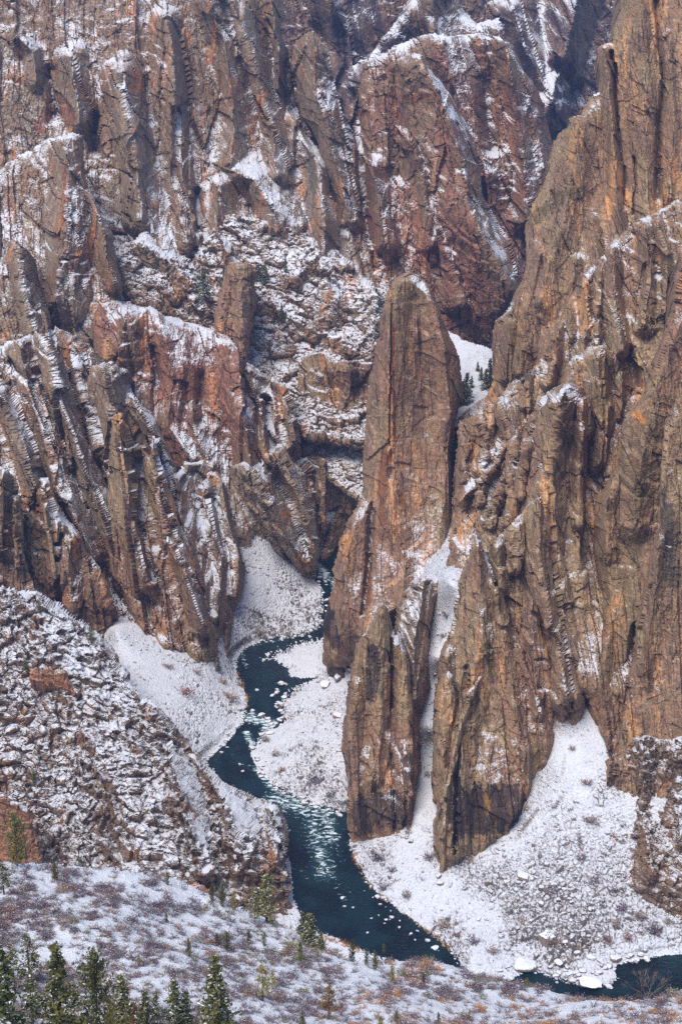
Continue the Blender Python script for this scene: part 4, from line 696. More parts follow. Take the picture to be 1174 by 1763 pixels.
M_twig = {'purple': plain('purple twigs', (.10, .065, .085), (.17, .12, .145), 2), 'grey': plain('grey twigs', (.12, .10, .13), (.20, .17, .19), 2), 'red': plain('reddish twigs', (.19, .085, .075), (.24, .14, .11), 2),
          'orange': plain('orange leaves', (.36, .15, .05), (.42, .22, .08), 2), 'green': plain('yellow green leaves', (.13, .14, .04), (.20, .19, .055), 2), 'tan': plain('tan twigs', (.24, .17, .13), (.32, .24, .18), 2)}
M_psnow = plain('snow on twigs', (.78, .81, .88), (.84, .86, .92))
def quads(c, size, r, flat=0.0):
    n = len(c); a = r.normal(size=(n, 3)); a[:, 2] *= (1 - flat); a /= np.linalg.norm(a, axis=1, keepdims=True)
    b = np.cross(a, r.normal(size=(n, 3))); b /= np.linalg.norm(b, axis=1, keepdims=True); s = np.asarray(size).reshape(-1, 1)
    v = np.stack([c - a * s, c + b * s * .5, c + a * s, c - b * s * .5], 1).reshape(-1, 3); return v, np.arange(4 * n).reshape(-1, 4)
def ribbons(p0, p1, wd, r):
    n = len(p0); d = p1 - p0; s = np.cross(d, r.normal(size=(n, 3))); s /= np.linalg.norm(s, axis=1, keepdims=True) + 1e-9; wd = np.asarray(wd).reshape(-1, 1)
    v = np.stack([p0 - s * wd, p0 + s * wd, p1 + s * wd * .4, p1 - s * wd * .4], 1).reshape(-1, 3); return v, np.arange(4 * n).reshape(-1, 4)
def trunk_mesh(h, r0, lean=0.0, n=6):
    zs = np.linspace(0, h, 7); a = np.linspace(0, 2 * np.pi, n, endpoint=False)
    v = np.array([[math.cos(t) * r0 * (1 - .9 * z / h) + lean * z * z / h, math.sin(t) * r0 * (1 - .9 * z / h), z - .3] for z in zs for t in a])
    q = np.array([[i * n + j, i * n + (j + 1) % n, (i + 1) * n + (j + 1) % n, (i + 1) * n + j] for i in range(6) for j in range(n)]); return v, q
def join(parts):
    V, Q, k = [], [], 0
    for v, q in parts: V.append(v); Q.append(q + k); k += len(v)
    return np.concatenate(V), np.concatenate(Q)
def thing(name, label, cat, loc, group=None):
    o = bpy.data.objects.new(name, None); COL.objects.link(o); o.location = loc; return tag(o, label, cat, None, group)
def crown_mesh(kind, r, H=10.0):
    parts = []; C = []
    if kind == 'spruce': nb, W, z0, up = 120, 2.3, .06, -.15
    elif kind == 'pine': nb, W, z0, up = 46, 2.6, .22, .25
    else: nb, W, z0, up = 120, 3.6, .02, .5
    for i in range(nb):
        t = (i + r.random()) / nb; z = H * (z0 + (1 - z0) * t)
        if kind == 'juniper': L = W * math.sqrt(max(.02, 1 - (2 * t * .95 - .75) ** 2 * .7)) * r.uniform(.45, 1)
        elif kind == 'pine': L = W * (1 - t) ** .6 * r.uniform(.35, 1.05)
        else: L = W * (1 - t) ** .85 * r.uniform(.55, 1.1) + .1
        an = r.uniform(0, 2 * math.pi); d = np.array([math.cos(an), math.sin(an), up + r.normal() * .12]); p0 = np.array([0, 0, z])
        n = int(6 + L * (9 if kind != 'pine' else 11)); s = r.uniform(.15 if kind != 'pine' else .45, 1, n)[:, None]
        c = p0 + d * L * s + r.normal(size=(n, 3)) * (.16 if kind != 'pine' else .22) * (1.2 - .4 * s); c[:, 2] -= (s[:, 0] ** 2) * .25 * L * (kind == 'spruce'); C.append(c)
        parts.append(ribbons(p0[None], (p0 + d * L * .9)[None], [.03], r))
    C = np.concatenate(C); parts.append(quads(C, r.uniform(.12, .30, len(C)), r)); return join(parts)
CROWN = {}
for kind in ('spruce', 'pine', 'juniper'):
    for j in range(3):
        CROWN[kind, j] = crown_mesh(kind, np.random.default_rng(100 + j + 10 * len(kind)))
_tm = {}
def tree(u, v, hpx, kind, colour, layername, label, group, j=0, wd=1.0):
    p = surf(layername, u, v).copy(); slant = float(np.linalg.norm(p - np.array([0, 0, CAM_Z]))); H = hpx * slant / FPX * 1.08; s = H / 10.0
    t = thing('conifer' if kind != 'juniper' else 'juniper', label, 'tree', tuple(p + np.array([0, 0, -.15])), group)
    k = (kind, j % 3, colour)
    if k not in _tm:
        a = make_mesh('crown', *CROWN[kind, j % 3], M_needle[colour]); b = make_mesh('trunk', *trunk_mesh(9.6, .20), M_bark)
        _tm[k] = (a.data, b.data); bpy.data.objects.remove(a); bpy.data.objects.remove(b)
    for nm, me in zip(('crown', 'trunk'), _tm[k]):
        o = bpy.data.objects.new(nm, me); COL.objects.link(o); o.parent = t
    t.scale = (s * wd * 1.25, s * wd * 1.25, s); t.rotation_euler = (0, 0, rng.uniform(0, 6.28)); return t
F = 'foreground_slope'; gF = 'conifers along the bottom of the foreground slope'
for a in [(14,1800,165,'spruce','dark','dark conifer cut off by the left edge in the bottom left corner',1.0),(53,1690,92,'pine','olive','thin open conifer with bare trunk near the bottom left corner',.9),(28,1705,85,'pine','olive','ragged conifer just left of the thin open one',.9),
          (106,1800,185,'spruce','olive','tallest narrow conifer near the bottom left corner',.85),(60,1800,118,'pine','dark','snow flecked conifer in front of the thin open one',1.0),(172,1800,168,'juniper','olive','broad dense conifer, widest of the bottom left group',.5),
          (213,1765,98,'spruce','olive','pointed conifer touching the broad one on its right',1.1),(132,1800,112,'pine','olive','ragged conifer between the tallest narrow one and the broad one',1.0),(192,1800,78,'juniper','yellow','yellow green young conifer at the foot of the broad one',.45),
          (252,1785,82,'spruce','olive','small conifer beside the rusty sapling at the bottom edge',1.1),(235,1775,50,'spruce','rust','rusty brown sapling at the bottom edge',1.1),(272,1785,80,'pine','dark','very thin dark conifer between two denser ones at the bottom edge',.7),
          (303,1790,102,'spruce','dark','dark conifer with a sharp tip left of its smaller twin',1.1),(322,1790,84,'spruce','dark','smaller dark twin leaning on the sharp tipped conifer',1.0),(372,1800,148,'spruce','olive','solitary tall conifer with a narrow top, right of the twin pair',.95),
          (384,1800,70,'spruce','dark','low dark conifer at the foot of the solitary tall one',1.2),(452,1728,70,'pine','yellow','slim yellow green pine with open branches on the sagebrush slope',.8),(470,1700,36,'pine','yellow','short yellow green pine beside the slim one',1.0),
          (567,1750,64,'pine','rust','orange tinged young pine standing alone in the snow',1.0),(325,1650,34,'spruce','olive','small slim conifer in the middle of the sagebrush slope',.8),(288,1582,20,'spruce','dark','tiny snow dusted conifer high on the sagebrush slope',1.0),
          (517,1658,40,'spruce','olive','small snow dusted conifer under the crest of the slope',1.0),(607,1656,44,'juniper','dark','round dark juniper on the crest above the river',.38),(535,1625,62,'spruce','olive','dense conifer on the crest where the rock foot meets the river',1.25),
          (520,1612,44,'spruce','dark','shorter dark conifer left of the dense one on the crest',1.1),(552,1635,34,'spruce','olive','short conifer right of the dense one on the crest',1.2),(460,1590,88,'pine','olive','pale green tall conifer against the rock foot on the crest',1.15),(440,1585,52,'pine','olive','smaller pale conifer left of the tall pale green one',1.2),
          (384,1560,42,'juniper','olive','olive juniper on the crest left of the pale green conifers',.42),(366,1552,30,'juniper','olive','low olive juniper at the left end of the crest junipers',.42),(404,1566,34,'juniper','yellow','yellowish juniper on the crest beside the red shrubs',.42),
          (30,1492,95,'juniper','olive','large olive pine in front of the tan outcrop at the left edge',.5),(8,1535,58,'pine','olive','ragged pine at the left edge below the tan outcrop',1.0),(290,1520,24,'juniper','olive','small olive juniper beside the low red brown ledge',.5),
          (95,1515,30,'juniper','olive','small rounded juniper at the top left of the sagebrush slope',.5),(645,1675,36,'juniper','olive','olive juniper below the crest right of the river view',.42),(630,1668,30,'juniper','dark','small dark juniper left of the olive one below the crest',.42),
          (675,1690,30,'juniper','yellow','yellow green juniper below the olive pair',.45),(390,1640,34,'juniper','olive','olive juniper clump in the middle of the slope',.5),(375,1625,24,'juniper','olive','low juniper left of the olive clump',.5),(730,1690,24,'juniper','olive','green juniper among purple shrubs below the right of the crest',.5),
          (430,1618,26,'juniper','olive','olive juniper under the pale green conifers',.5),(455,1625,24,'juniper','olive','low olive juniper right of its neighbour under the pale green conifers',.55),(660,1640,16,'juniper','olive','tiny juniper on the very crest near the river corner',.5),
          (755,1765,26,'spruce','dark','small dark conifer on the bottom edge below the orange shrubs',1.1),(655,1765,26,'juniper','yellow','yellow green juniper on the bottom edge',.6),(682,1762,24,'juniper','olive','olive juniper right of the yellow green one on the bottom edge',.6),(520,1768,26,'spruce','olive','small green conifer tip on the bottom edge between two pines',1.1),(905,1703,18,'juniper','yellow','bright yellow bush alone among purple shrubs on the lower right',.5),
          (240,1672,22,'juniper','yellow','small yellow green juniper above the broad conifer',.45)]:
    tree(a[0], a[1], a[2], a[3], a[4], F, a[5], gF, j=int(a[0]), wd=a[6])
gD = 'distant conifers on the canyon walls'
for a in [(349,514,42,'spruce','snowy_bench','dark bushy conifer left of the blunt rock pillar',1.6),(386,492,26,'spruce','snowy_bench','dark conifer touching the left shoulder of the blunt rock pillar',1.2),(444,482,30,'spruce','snowy_bench','dark conifer just right of the blunt rock pillar',1.6),(458,490,34,'spruce','snowy_bench','taller dark conifer in the pair right of the blunt rock pillar',1.3),
          (492,470,24,'spruce','snowy_bench','slender conifer on open snow right of the conifer pair',.9),(487,550,26,'spruce','snowy_bench','single conifer below the conifer pair on the bench',1.0),(616,612,14,'spruce','snowy_bench','tiny conifer at the right end of the bench beside the fin',1.5),(400,440,16,'spruce','snowy_bench','tiny dark conifer above the blunt rock pillar',1.3),
          (803,694,50,'spruce','saddle_snowfield','dark conifer at the lower left of the snow saddle, against the fin',1.1),(812,668,20,'spruce','saddle_snowfield','small conifer in the open snow of the saddle',1.1),(822,640,16,'spruce','saddle_snowfield','tiny conifer highest in the snow saddle',1.2),(797,700,40,'spruce','saddle_snowfield','conifer half hidden by the fin in the snow saddle',1.2),(843,668,46,'spruce','saddle_snowfield','dark conifer at the right side of the snow saddle, against the wall',1.1),(836,672,34,'spruce','saddle_snowfield','shorter conifer left of the one against the wall in the snow saddle',1.2),(828,655,22,'spruce','saddle_snowfield','smallest conifer in the middle of the snow saddle',1.1),
          (375,1156,26,'spruce','valley_floor','single green conifer at the cliff foot by the river bend',1.2)]:
    tree(a[0], a[1], a[2], a[3], 'dark', a[4], a[5], gD, j=int(a[0]), wd=a[6])
for a in [(45,1165,28,'olive','olive juniper left above the bright orange outcrop'),(158,1110,30,'olive','juniper at the upper right edge of the near slope'),(70,1060,20,'olive','small juniper high on the near slope'),(60,1350,22,'olive','small juniper among the ledges above the tan outcrop'),(140,1500,24,'olive','juniper at the foot of the near slope ledges')]:
    tree(a[0], a[1], a[2], 'juniper', a[3], 'near_rocky_slope', a[4], 'junipers on the near rocky slope', wd=.6)
# shrubs
def shrub_arrays(r, nt_=46, nl=130, h=1.0):
    az = r.uniform(0, 2 * np.pi, nt_); el = r.uniform(.25, 1.0, nt_); L = h * r.uniform(.6, 1.1, nt_)
    d = np.stack([np.cos(az) * np.sqrt(1 - (el * .9) ** 2), np.sin(az) * np.sqrt(1 - (el * .9) ** 2), el * .9], 1)
    p1 = d * L[:, None]; tw = ribbons(p1 * .05, p1, np.full(nt_, .022), r)
    k = r.integers(0, nt_, nl); c = p1[k] * r.uniform(.4, 1.0, nl)[:, None] + r.normal(size=(nl, 3)) * .09
    c2 = p1[r.integers(0, nt_, nl // 4)] * r.uniform(.5, .95, nl // 4)[:, None]
    lf = quads(c, r.uniform(.05, .13, nl), r); sn = quads(c2, r.uniform(.04, .09, len(c2)), r)
    v, q = join([tw, lf, sn]); mi_ = np.zeros(len(q), int); mi_[len(tw[1]) + len(lf[1]):] = 1; return v, q, mi_
SHR = {}
for c in M_twig:
    for j in range(2):
        o = make_mesh('shrub', *shrub_arrays(np.random.default_rng(50 + j))[:2], [M_twig[c], M_psnow], matidx=shrub_arrays(np.random.default_rng(50 + j))[2]); SHR[c, j] = o.data; bpy.data.objects.remove(o)
CW = {'purple': 'bare purplish shrub standing in the snow of the foreground slope', 'grey': 'grey sagebrush clump standing in the snow of the foreground slope', 'red': 'reddish bare shrub standing in the snow of the foreground slope', 'orange': 'orange leaved shrub standing in the snow of the foreground slope', 'tan': 'pale tan bare shrub standing in the snow of the foreground slope', 'green': 'yellow green low shrub standing in the snow of the foreground slope'}
def shrub(layername, u, v, wpx, colour, label, group, j=0, tall=1.0):
    p = surf(layername, u, v).copy(); sl = float(np.linalg.norm(p - np.array([0, 0, CAM_Z]))); s = wpx * .5 * sl / FPX
    o = bpy.data.objects.new('shrub', SHR[colour, j % 2]); COL.objects.link(o); o.location = p - np.array([0, 0, .05 * s]); o.scale = (s, s, s * tall); o.rotation_euler = (0, 0, rng.uniform(0, 6.28)); tag(o, label, 'shrub', None, group)
def scatter(n, layername, u0, u1, v0, v1, dens):
    out = []
    while len(out) < n:
        u = rng.uniform(u0, u1, 4000); v = rng.uniform(v0, v1, 4000); m_ = STORE[layername]
        j = np.round((u - m_[0]) / m_[2]).astype(int); i = np.round((v - m_[1]) / m_[2]).astype(int)
        ok = (i >= 0) & (i < m_[3].shape[0]) & (j >= 0) & (j < m_[3].shape[1]); u, v, i, j = u[ok], v[ok], i[ok], j[ok]
        ok = m_[4][i, j]; u, v, i, j = u[ok], v[ok], i[ok], j[ok]
        ok = rng.random(len(u)) < dens(u, v); out += list(zip(u[ok], v[ok], i[ok], j[ok]))
    return out[:n]
def clump(u, v): return sm(-.25, .45, fbm(np.stack([u / 38, v / 26, 0 * u + 3.3], -1), 3, 71)) * .8 + .16
sh_ = scatter(4200, F, -20, 1194, 1480, 1790, lambda u, v: clump(u, v) * np.where((v > 1480), 1, 0))
def pick(u, v):
    x = rng.random()
    if x > .965 or (380 < u < 640 and v < 1660 and x > .8): return 'green'
    if 640 < u < 780 and v < 1690 and x < .35: return 'orange' if x < .15 else 'red'
    if v > 1715 and u > 600 and x < .22: return 'orange'
    if 480 < u < 600 and v < 1650 and x < .5: return 'red'
    return 'purple' if x < .48 else 'grey' if x < .76 else 'red' if x < .90 else 'tan'
sh_.sort(key=lambda a: -a[1])
for k, (u, v, i, j) in enumerate(sh_[:0]): pass
near = sh_[::14][:290]; ns = set(id(a) for a in near); rest = [a for a in sh_ if id(a) not in ns]
for k, (u, v, i, j) in enumerate(near):
    c = pick(u, v); shrub(F, u, v, rng.uniform(20, 36), c, CW[c], 'shrubs on the foreground slope', k, rng.uniform(.7, 1.0))
def mass(name, label, items, layername, size, colours, seed):
    r = np.random.default_rng(seed); protos = [shrub_arrays(np.random.default_rng(900 + q), 22, 60) for q in range(6)]; A = STORE[layername][3]; by = {}
    mats = [M_twig[c] for c in colours] + [M_psnow]; V, Q, MI, k = [], [], [], 0
    for (u, v, i, j) in items:
        p = A[i, j]; sl = np.linalg.norm(p - np.array([0, 0, CAM_Z])); s = r.uniform(*size) * .5 * sl / FPX; c = pick(u, v); ci = colours.index(c) if c in colours else r.integers(0, len(colours))
        pv, pq, pm = protos[r.integers(0, 6)]; a = r.uniform(0, 6.28); ca, sa = math.cos(a), math.sin(a)
        vv = np.stack([pv[:, 0] * ca - pv[:, 1] * sa, pv[:, 0] * sa + pv[:, 1] * ca, pv[:, 2] * r.uniform(.6, 1)], 1) * s + p
        V.append(vv); Q.append(pq + k); MI.append(np.where(pm == 1, len(colours), ci)); k += len(vv)
    tag(make_mesh(name, np.concatenate(V), np.concatenate(Q), mats, matidx=np.concatenate(MI)), label, None, 'stuff')
mass('sagebrush', 'low purple and grey sagebrush covering the foreground snow slope', rest, F, (14, 28), ['purple', 'grey', 'red', 'orange', 'tan', 'green'], 5)
ns2 = scatter(900, 'near_rocky_slope', 0, 480, 1010, 1560, lambda u, v: clump(u * .8, v * .8) * np.where(v < 1250, 1.0, .5))
mass('low_brush', 'sparse low brush between the ledges of the near rocky slope', ns2, 'near_rocky_slope', (6, 13), ['purple', 'grey', 'tan'], 6)
ns3 = scatter(420, 'valley_floor', 190, 1174, 930, 1700, lambda u, v: clump(u, v) * .6 * (~inside(u, v, RIVER)) * np.where((u > 850) & (v > 1400), .5, 1))
mass('bank_brush', 'sparse leafless brush on the snowy talus and river banks', ns3, 'valley_floor', (4, 10), ['grey', 'tan', 'purple'], 8)
gT = 'bare shrubs on the talus and banks'
for (u, v, w_, c, lb) in [(320,1196,42,'red','large russet leafless shrub on the left bank above the bend'),(398,1205,40,'tan','pale bare shrub between the russet one and the river'),(385,1175,26,'tan','small pale shrub under the cliff foot by the bend'),(447,1090,28,'tan','bare tan shrub at the foot of the left talus by the water'),
        (415,1180,22,'tan','low tan shrub at the very edge of the river bend'),(458,1275,26,'tan','pale shrub at the water on the right bank near the rapids'),(487,1325,18,'orange','small orange shrub on the right bank below the rapids'),(475,1300,24,'tan','tan shrub above the small orange one'),(545,1345,34,'grey','grey bare shrub in the middle of the right bank'),(570,1370,30,'grey','grey bare shrub close to the left front buttress'),
        (650,1480,34,'purple','dark bare shrub on the talus by the left front buttress'),(675,1500,26,'purple','bare shrub right below the dark one by the left buttress'),(738,1478,30,'purple','dark bare shrub in the snow chute mouth'),(703,1435,18,'purple','small dark shrub at the foot of the left front buttress'),(660,1530,26,'purple','bare shrub on the lower talus near the river curve'),(700,1545,28,'tan','bare shrub in the snow above the orange shoreline grass'),(762,1595,34,'tan','tan bare shrub near the lower end of the orange shoreline grass'),(808,1480,30,'tan','tan bare shrub at the foot of the right front buttress'),
        (905,1395,22,'tan','tan bare shrub right of the right front buttress foot'),(950,1535,34,'purple','purple bare shrub in the middle of the boulder field'),(1015,1415,40,'tan','tall pale shrub high on the right of the talus cone'),(1020,1520,32,'purple','purple bare shrub under the ledged rock foot'),(1055,1535,26,'purple','round dark shrub beside the ledged rock foot'),(1068,1565,34,'purple','upright bare shrub below the round dark one'),(1060,1595,28,'tan','tan bare shrub below the upright one'),
        (1102,1580,36,'tan','wide tan shrub on the right snow bank'),(1045,1620,30,'red','reddish bare shrub near the pool'),(1080,1618,28,'red','reddish bare shrub right of its twin near the pool'),(1125,1605,40,'purple','spreading dark shrub near the right edge'),(1150,1590,26,'tan','tan shrub close to the right edge above the pool'),(950,1625,44,'tan','broad tan shrub over the big brown boulder'),(815,1625,32,'purple','dark shrub at the lower left of the boulder field'),(910,1660,24,'purple','small purple shrub beside the long flat boulder'),(850,1640,30,'tan','bare shrub between the dark shrub and the pool'),
        (1000,1480,26,'purple','small purple shrub in the upper right boulder field'),(340,1160,22,'tan','small tan shrub at the cliff foot left of the green conifer'),(290,1150,26,'tan','pale shrub on the snow below the slim spire'),(530,1060,20,'tan','small shrub beside the narrows on the left talus'),(785,1610,24,'red','small red shrub by the river corner')]:
    shrub('valley_floor', u, v, w_, c, lb, gT, int(u), 1.1)
# bare tree over the pool
def bare_tree(u, v, hpx, label):
    r = np.random.default_rng(3); p = surf(F, u, v).copy(); sl = float(np.linalg.norm(p - np.array([0, 0, CAM_Z]))); H = hpx * sl / FPX
    A, B, Wd = [], [], []
    def grow(p0, d, L, w_, n):
        p1 = p0 + d * L; A.append(p0); B.append(p1); Wd.append(w_)
        if n:
            for _ in range(3 if n > 2 else 4): 
                e = d + r.normal(size=3) * .42; e[2] = abs(e[2]) * .9 + .1; grow(p0 + d * L * r.uniform(.6, 1), e / np.linalg.norm(e), L * r.uniform(.55, .85), w_ * .6, n - 1)
    for k in range(6):
        a = k * 1.05; d = np.array([math.cos(a) * .75, math.sin(a) * .6, .8]); grow(np.zeros(3), d / np.linalg.norm(d), H * .34, .06, 4)
    t = thing('bare_tree', label, 'tree', tuple(p)); v_, q_ = ribbons(np.array(A), np.array(B), Wd, r); n1 = 6
    make_mesh('crown', v_, q_, M_twig['tan'], parent=t); make_mesh('trunk', *trunk_mesh(H * .25, .12), M_bark, parent=t)
bare_tree(1112, 1716, 62, 'leafless spreading tree in front of the dark pool in the bottom right corner')
# shoreline grass
def tufts():
    r = np.random.default_rng(11); V = []; A = []
    for line, n, c in [([(603,1470),(625,1518),(660,1553),(700,1583),(740,1609),(772,1637)],420,0),([(412,1150),(418,1180),(427,1205),(428,1222)],120,0),([(548,1612),(585,1622),(615,1634)],90,0)]:
        line = np.array(line, float); L = np.r_[0, np.cumsum(np.hypot(*np.diff(line, axis=0).T))]
        for t in r.uniform(0, L[-1], n):
            u = np.interp(t, L, line[:, 0]) + r.normal() * 3; v = np.interp(t, L, line[:, 1]) + r.normal() * 2.5; p = surf('valley_floor', u, v)
            if p[2] > -.2: A.append(p)
    A = np.array(A); k = 9; base = np.repeat(A, k, 0) + r.normal(size=(len(A) * k, 3)) * np.array([.35, .35, 0]); tip = base + r.normal(size=base.shape) * .35 + np.array([0, 0, .75])
    v_, q_ = ribbons(base, tip, np.full(len(base), .07), r)
    tag(make_mesh('shoreline_grass', v_, q_, M_twig['orange']), 'orange dry grass along the water line', None, 'stuff')
tufts()
# ---------------------------------------------------------------- boulders
M_boulder = snow_mat('snow capped boulder', rock=(.15, .115, .10), thr=.66, fs=1.2)
def boulder_arrays(seed):
    import bmesh
    bm = bmesh.new(); bmesh.ops.create_icosphere(bm, subdivisions=3, radius=1.0); v = np.array([x.co[:] for x in bm.verts]); f = np.array([[y.index for y in x.verts] for x in bm.faces]); bm.free()
    r = np.random.default_rng(seed)
    for _ in range(13):
        n = r.normal(size=3); n /= np.linalg.norm(n); c = r.uniform(.45, .85); d = v @ n; v = v - np.outer(np.maximum(0, d - c), n)
    v = v * (1 + .05 * fbm((v * 2.2 + seed * 7).astype(np.float64), 4, seed))[:, None]; v[:, 2] *= .75; return v, f
BO = []
for s_ in range(6):
    v_, f_ = boulder_arrays(s_); n = len(v_); o = make_mesh('boulder', v_, f_, M_boulder, {'snowb': np.full(n, .0), 'nup': np.clip(v_[:, 2], 0, 1), 'paint': np.zeros((n, 4)), 'block': np.zeros(n)}, smooth=False); BO.append(o.data); bpy.data.objects.remove(o)
def boulder(u, v, wpx, flat, label, group, j, water=False):
    p = surf('valley_floor', u, v).copy(); p[2] = max(p[2], 0) if water else p[2]
    if water: p = P(np.array(float(u)), np.array(float(v)), CAM_Z / rr(float(v)))
    sl = float(np.linalg.norm(p - np.array([0, 0, CAM_Z]))); s = wpx * .5 * sl / FPX * 1.1
    o = bpy.data.objects.new('boulder', BO[j % 6]); COL.objects.link(o); o.location = p + np.array([0, 0, .12 * s]); o.scale = (s, s * .85, s * flat); o.rotation_euler = (0, 0, rng.uniform(0, 6.28)); tag(o, label, 'boulder', None, group)
for k, a in enumerate([(560,1180,30,.8,'largest pale angular boulder on the right bank below the tallest fin'),(585,1168,24,.8,'boulder touching the largest pale one, nearer the fin'),(602,1156,18,.8,'small boulder at the foot of the tallest fin'),(582,1232,22,.6,'bare brown slab lying on the snow of the right bank'),(905,1662,46,.45,'long flat dark faced boulder at the pool inlet'),(1012,1694,52,.4,'broad flat boulder jutting into the dark pool'),(1047,1700,18,.6,'small boulder off the tip of the broad flat one'),
        (942,1622,38,.9,'big brown faced boulder in the lower boulder field'),(945,1606,26,.6,'snow covered slab leaning on the big brown faced boulder'),(902,1508,26,.5,'wide flat boulder high in the boulder field'),(872,1515,14,.7,'small boulder left of the wide flat one'),(930,1530,16,.7,'small boulder below the wide flat one'),(760,1522,16,.7,'dark sided boulder on the talus right of the left buttress'),(757,1508,14,.7,'small boulder above the dark sided one on the talus'),
        (707,1448,14,.9,'upright boulder in the mouth of the snow chute'),(1060,1650,22,.6,'boulder on the shore above the pool'),(1018,1650,20,.6,'boulder at the lower right of the boulder field'),(960,1660,22,.6,'boulder right of the long flat dark faced one'),(975,1675,26,.5,'low boulder at the water between the two flat ones'),(990,1640,18,.7,'boulder above the broad flat one'),(1085,1645,16,.6,'small shore boulder at the top of the pool')]):
    boulder(*a, 'large boulders on the banks', k)
for k, a in enumerate([(450,1233,20,'river boulder in the middle of the upper rapids'),(462,1238,16,'river boulder right beside the middle one in the upper rapids'),(442,1190,14,'boulder at the right shore of the upper pool'),(468,1264,24,'flat reddish boulder at the right shore beside the rapids'),(433,1288,18,'boulder at the right shore just below the rapids'),(413,1316,9,'small boulder in midstream below the bend'),(418,1328,10,'low boulder in midstream below its small neighbour'),(650,1545,15,'whitest midstream boulder near the orange shoreline'),(655,1558,10,'small boulder under the whitest one'),
        (590,1546,13,'reddish topped boulder in the wide pool'),(592,1561,10,'boulder below the reddish topped one'),(608,1563,8,'tiny boulder right of the pair in the wide pool'),(673,1580,14,'boulder nearest the orange grass in the lower pool'),(665,1584,10,'small boulder left of the one nearest the grass'),(632,1607,9,'lone boulder in the lower pool'),(687,1597,9,'small boulder in the dark lower pool'),(706,1609,12,'round boulder in the darkest corner of the pool'),(718,1603,9,'small boulder above the round one'),(735,1620,15,'boulder near the closed end of the lower pool'),(748,1632,20,'large boulder on the shore at the end of the lower pool'),
        (640,1582,8,'tiny boulder in the middle of the lower pool'),(560,1002,12,'boulder in the narrows rapids'),(548,1004,16,'flat boulder at the left of the narrows'),(572,1022,10,'boulder in the channel beside the tallest fin'),(400,1230,11,'boulder at the left shore of the upper rapids'),(395,1272,12,'boulder at the left shore below the rapids')]):
    boulder(a[0], a[1], a[2] * .8, .65, a[3], 'boulders in the river', k + 3, True)
# smaller shore stones one by one
def shore(n, line, spread, size, label, group, r):
    line = np.array(line, float); L = np.r_[0, np.cumsum(np.hypot(*np.diff(line, axis=0).T))]
    for t in r.uniform(0, L[-1], n):
        u = np.interp(t, L, line[:, 0]) + r.normal() * spread; v = np.interp(t, L, line[:, 1]) + r.normal() * spread * .7
        boulder(u, v, r.uniform(*size), .7, label, group, int(t), bool(inside(np.array([u]), np.array([v]), RIVER)[0]))
r9 = np.random.default_rng(21)
shore(40, [(440,1290),(448,1330),(470,1352),(520,1380),(585,1400)], 5, (6, 13), 'snow capped stone along the right shore below the rapids', 'stones below the rapids', r9)
shore(34, [(485,1180),(480,1210),(488,1238),(455,1262)], 7, (6, 15), 'pinkish snow capped stone along the right shore of the upper pool', 'stones by the upper pool', r9)
shore(26, [(356,1305),(395,1275),(416,1245),(428,1215)], 5, (5, 11), 'snow capped stone along the left shore of the bend', 'stones on the left shore', r9)
shore(11, [(620,1530),(660,1565),(700,1600),(750,1640)], 9, (3, 7), 'small stone in the shallows off the orange grass', 'stones in the shallows', r9)
shore(44, [(880,1665),(950,1672),(1010,1680),(1055,1660),(1120,1645)], 9, (7, 18), 'snow capped rock in the jumble at the edge of the dark pool', 'rocks at the pool edge', r9)
shore(24, [(545,1085),(500,1097),(455,1104),(425,1116)], 4, (5, 10), 'snow capped stone along the outer shore of the bend', 'stones on the outer bend', r9)
shore(12, [(545,985),(556,1020),(560,1060)], 5, (6, 12), 'snow capped stone along the narrows', 'stones along the narrows', r9)
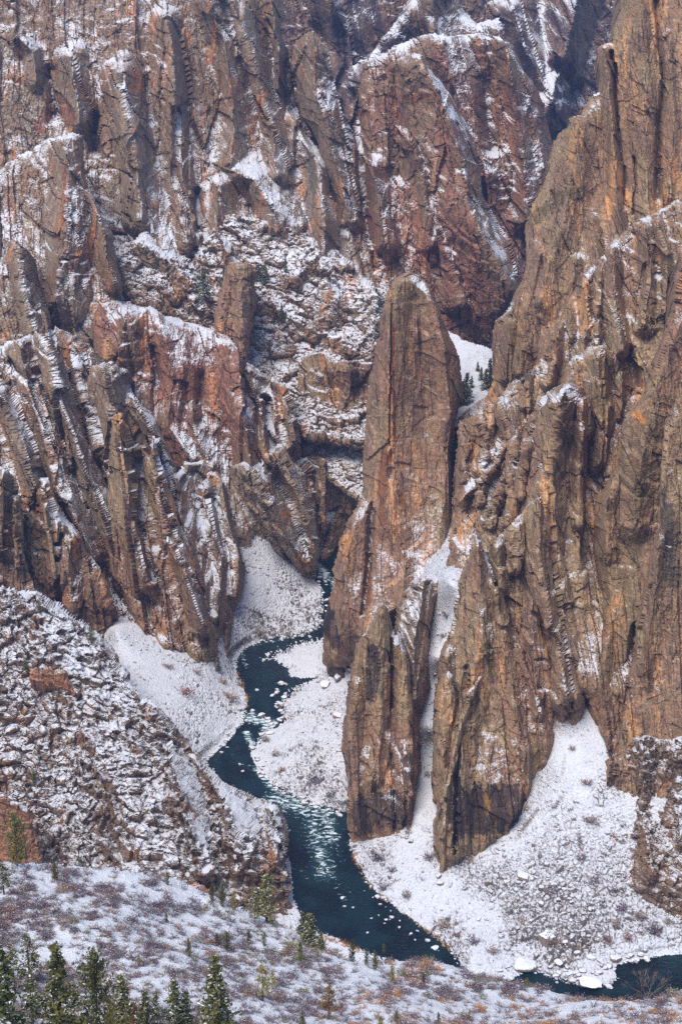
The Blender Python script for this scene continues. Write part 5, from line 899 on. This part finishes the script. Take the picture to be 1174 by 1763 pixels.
def rubble_mass():
    r = np.random.default_rng(31); V, Q, k = [], [], 0; base = [boulder_arrays(s_ + 20) for s_ in range(3)]
    for n, line, sp_, size in [(40,[(548,1172),(600,1150),(612,1140)],6,(4,12)),(60,[(600,1462),(650,1458),(706,1430)],6,(3,9)),(80,[(752,1490),(800,1488),(860,1462),(905,1410),(950,1300)],6,(3,9)),(70,[(740,1380),(735,1280),(752,1150),(765,1040)],10,(2,7)),
                              (50,[(400,1090),(420,1040),(410,930)],7,(3,8)),(60,[(210,1095),(300,1135),(370,1145)],6,(3,8)),(70,[(1040,1440),(1062,1500),(1110,1550),(1174,1590)],8,(4,10)),(160,[(880,1480),(980,1540),(1000,1600),(900,1590),(820,1560)],32,(3,8)),(60,[(430,960),(500,1020),(540,1040)],18,(3,7)),(70,[(590,1200),(560,1260),(580,1340)],18,(3,9))]:
        line = np.array(line, float); L = np.r_[0, np.cumsum(np.hypot(*np.diff(line, axis=0).T))]
        for t in r.uniform(0, L[-1], n):
            u = np.interp(t, L, line[:, 0]) + r.normal() * sp_; v = np.interp(t, L, line[:, 1]) + r.normal() * sp_ * .7; p = surf('valley_floor', u, v)
            if p[2] < 0: continue
            s = r.uniform(*size) * .5 * np.linalg.norm(p - np.array([0, 0, CAM_Z])) / FPX; bv, bf = base[r.integers(0, 3)]; a = r.uniform(0, 6.28); ca, sa = math.cos(a), math.sin(a)
            V.append(np.stack([bv[:, 0] * ca - bv[:, 1] * sa, bv[:, 0] * sa + bv[:, 1] * ca, bv[:, 2] * .8], 1) * s + p); Q.append(bf + k); k += len(bv)
    V = np.concatenate(V); n = len(V); tag(make_mesh('rubble', V, np.concatenate(Q), M_boulder, {'snowb': np.zeros(n), 'nup': np.zeros(n), 'paint': np.zeros((n, 4)), 'block': np.zeros(n)}), 'broken rubble fallen on the talus and at the cliff feet', None, 'stuff')
rubble_mass()
shore(46, [(830,1530),(900,1500),(980,1540),(1000,1600),(900,1590),(850,1560)], 22, (5, 15), 'snow capped rock lying in the open boulder field', 'rocks of the boulder field', r9)
for (u, v, w_, c, lb) in [(768,1060,26,'purple','dark shrub near the top of the snow chute'),(762,1098,22,'tan','pale shrub in the upper snow chute'),(748,1165,18,'tan','small shrub halfway up the snow chute'),(736,1335,20,'tan','shrub in the lower snow chute'),(1010,1350,30,'tan','pale shrub high on the right edge of the talus cone'),(985,1290,20,'tan','small shrub close to the tip of the talus cone')]:
    shrub('valley_floor', u, v, w_, c, lb, gT, int(u), 1.1)
# ---------------------------------------------------------------- air
HAZE = .000075
def haze():
    x0, x1, y0, y1, z0, z1 = -900, 900, -30, 2800, -60, 620
    v = np.array([(x, y, z) for x in (x0, x1) for y in (y0, y1) for z in (z0, z1)], float)
    q = np.array([(0,1,3,2),(4,6,7,5),(0,4,5,1),(2,3,7,6),(0,2,6,4),(1,5,7,3)])
    m = bpy.data.materials.new('air'); m.use_nodes = True; t = m.node_tree; t.nodes.clear()
    o = t.nodes.new('ShaderNodeOutputMaterial'); p = t.nodes.new('ShaderNodeVolumePrincipled'); p.inputs['Density'].default_value = HAZE
    p.inputs['Color'].default_value = (.38, .52, 1.0, 1); p.inputs['Anisotropy'].default_value = .2; t.links.new(p.outputs[0], o.inputs['Volume'])
    ob = make_mesh('haze', v, q, m); tag(ob, 'thin blue air over the far canyon walls', None, 'stuff')
if HAZE: haze()
print('script seconds', time.time() - T0)
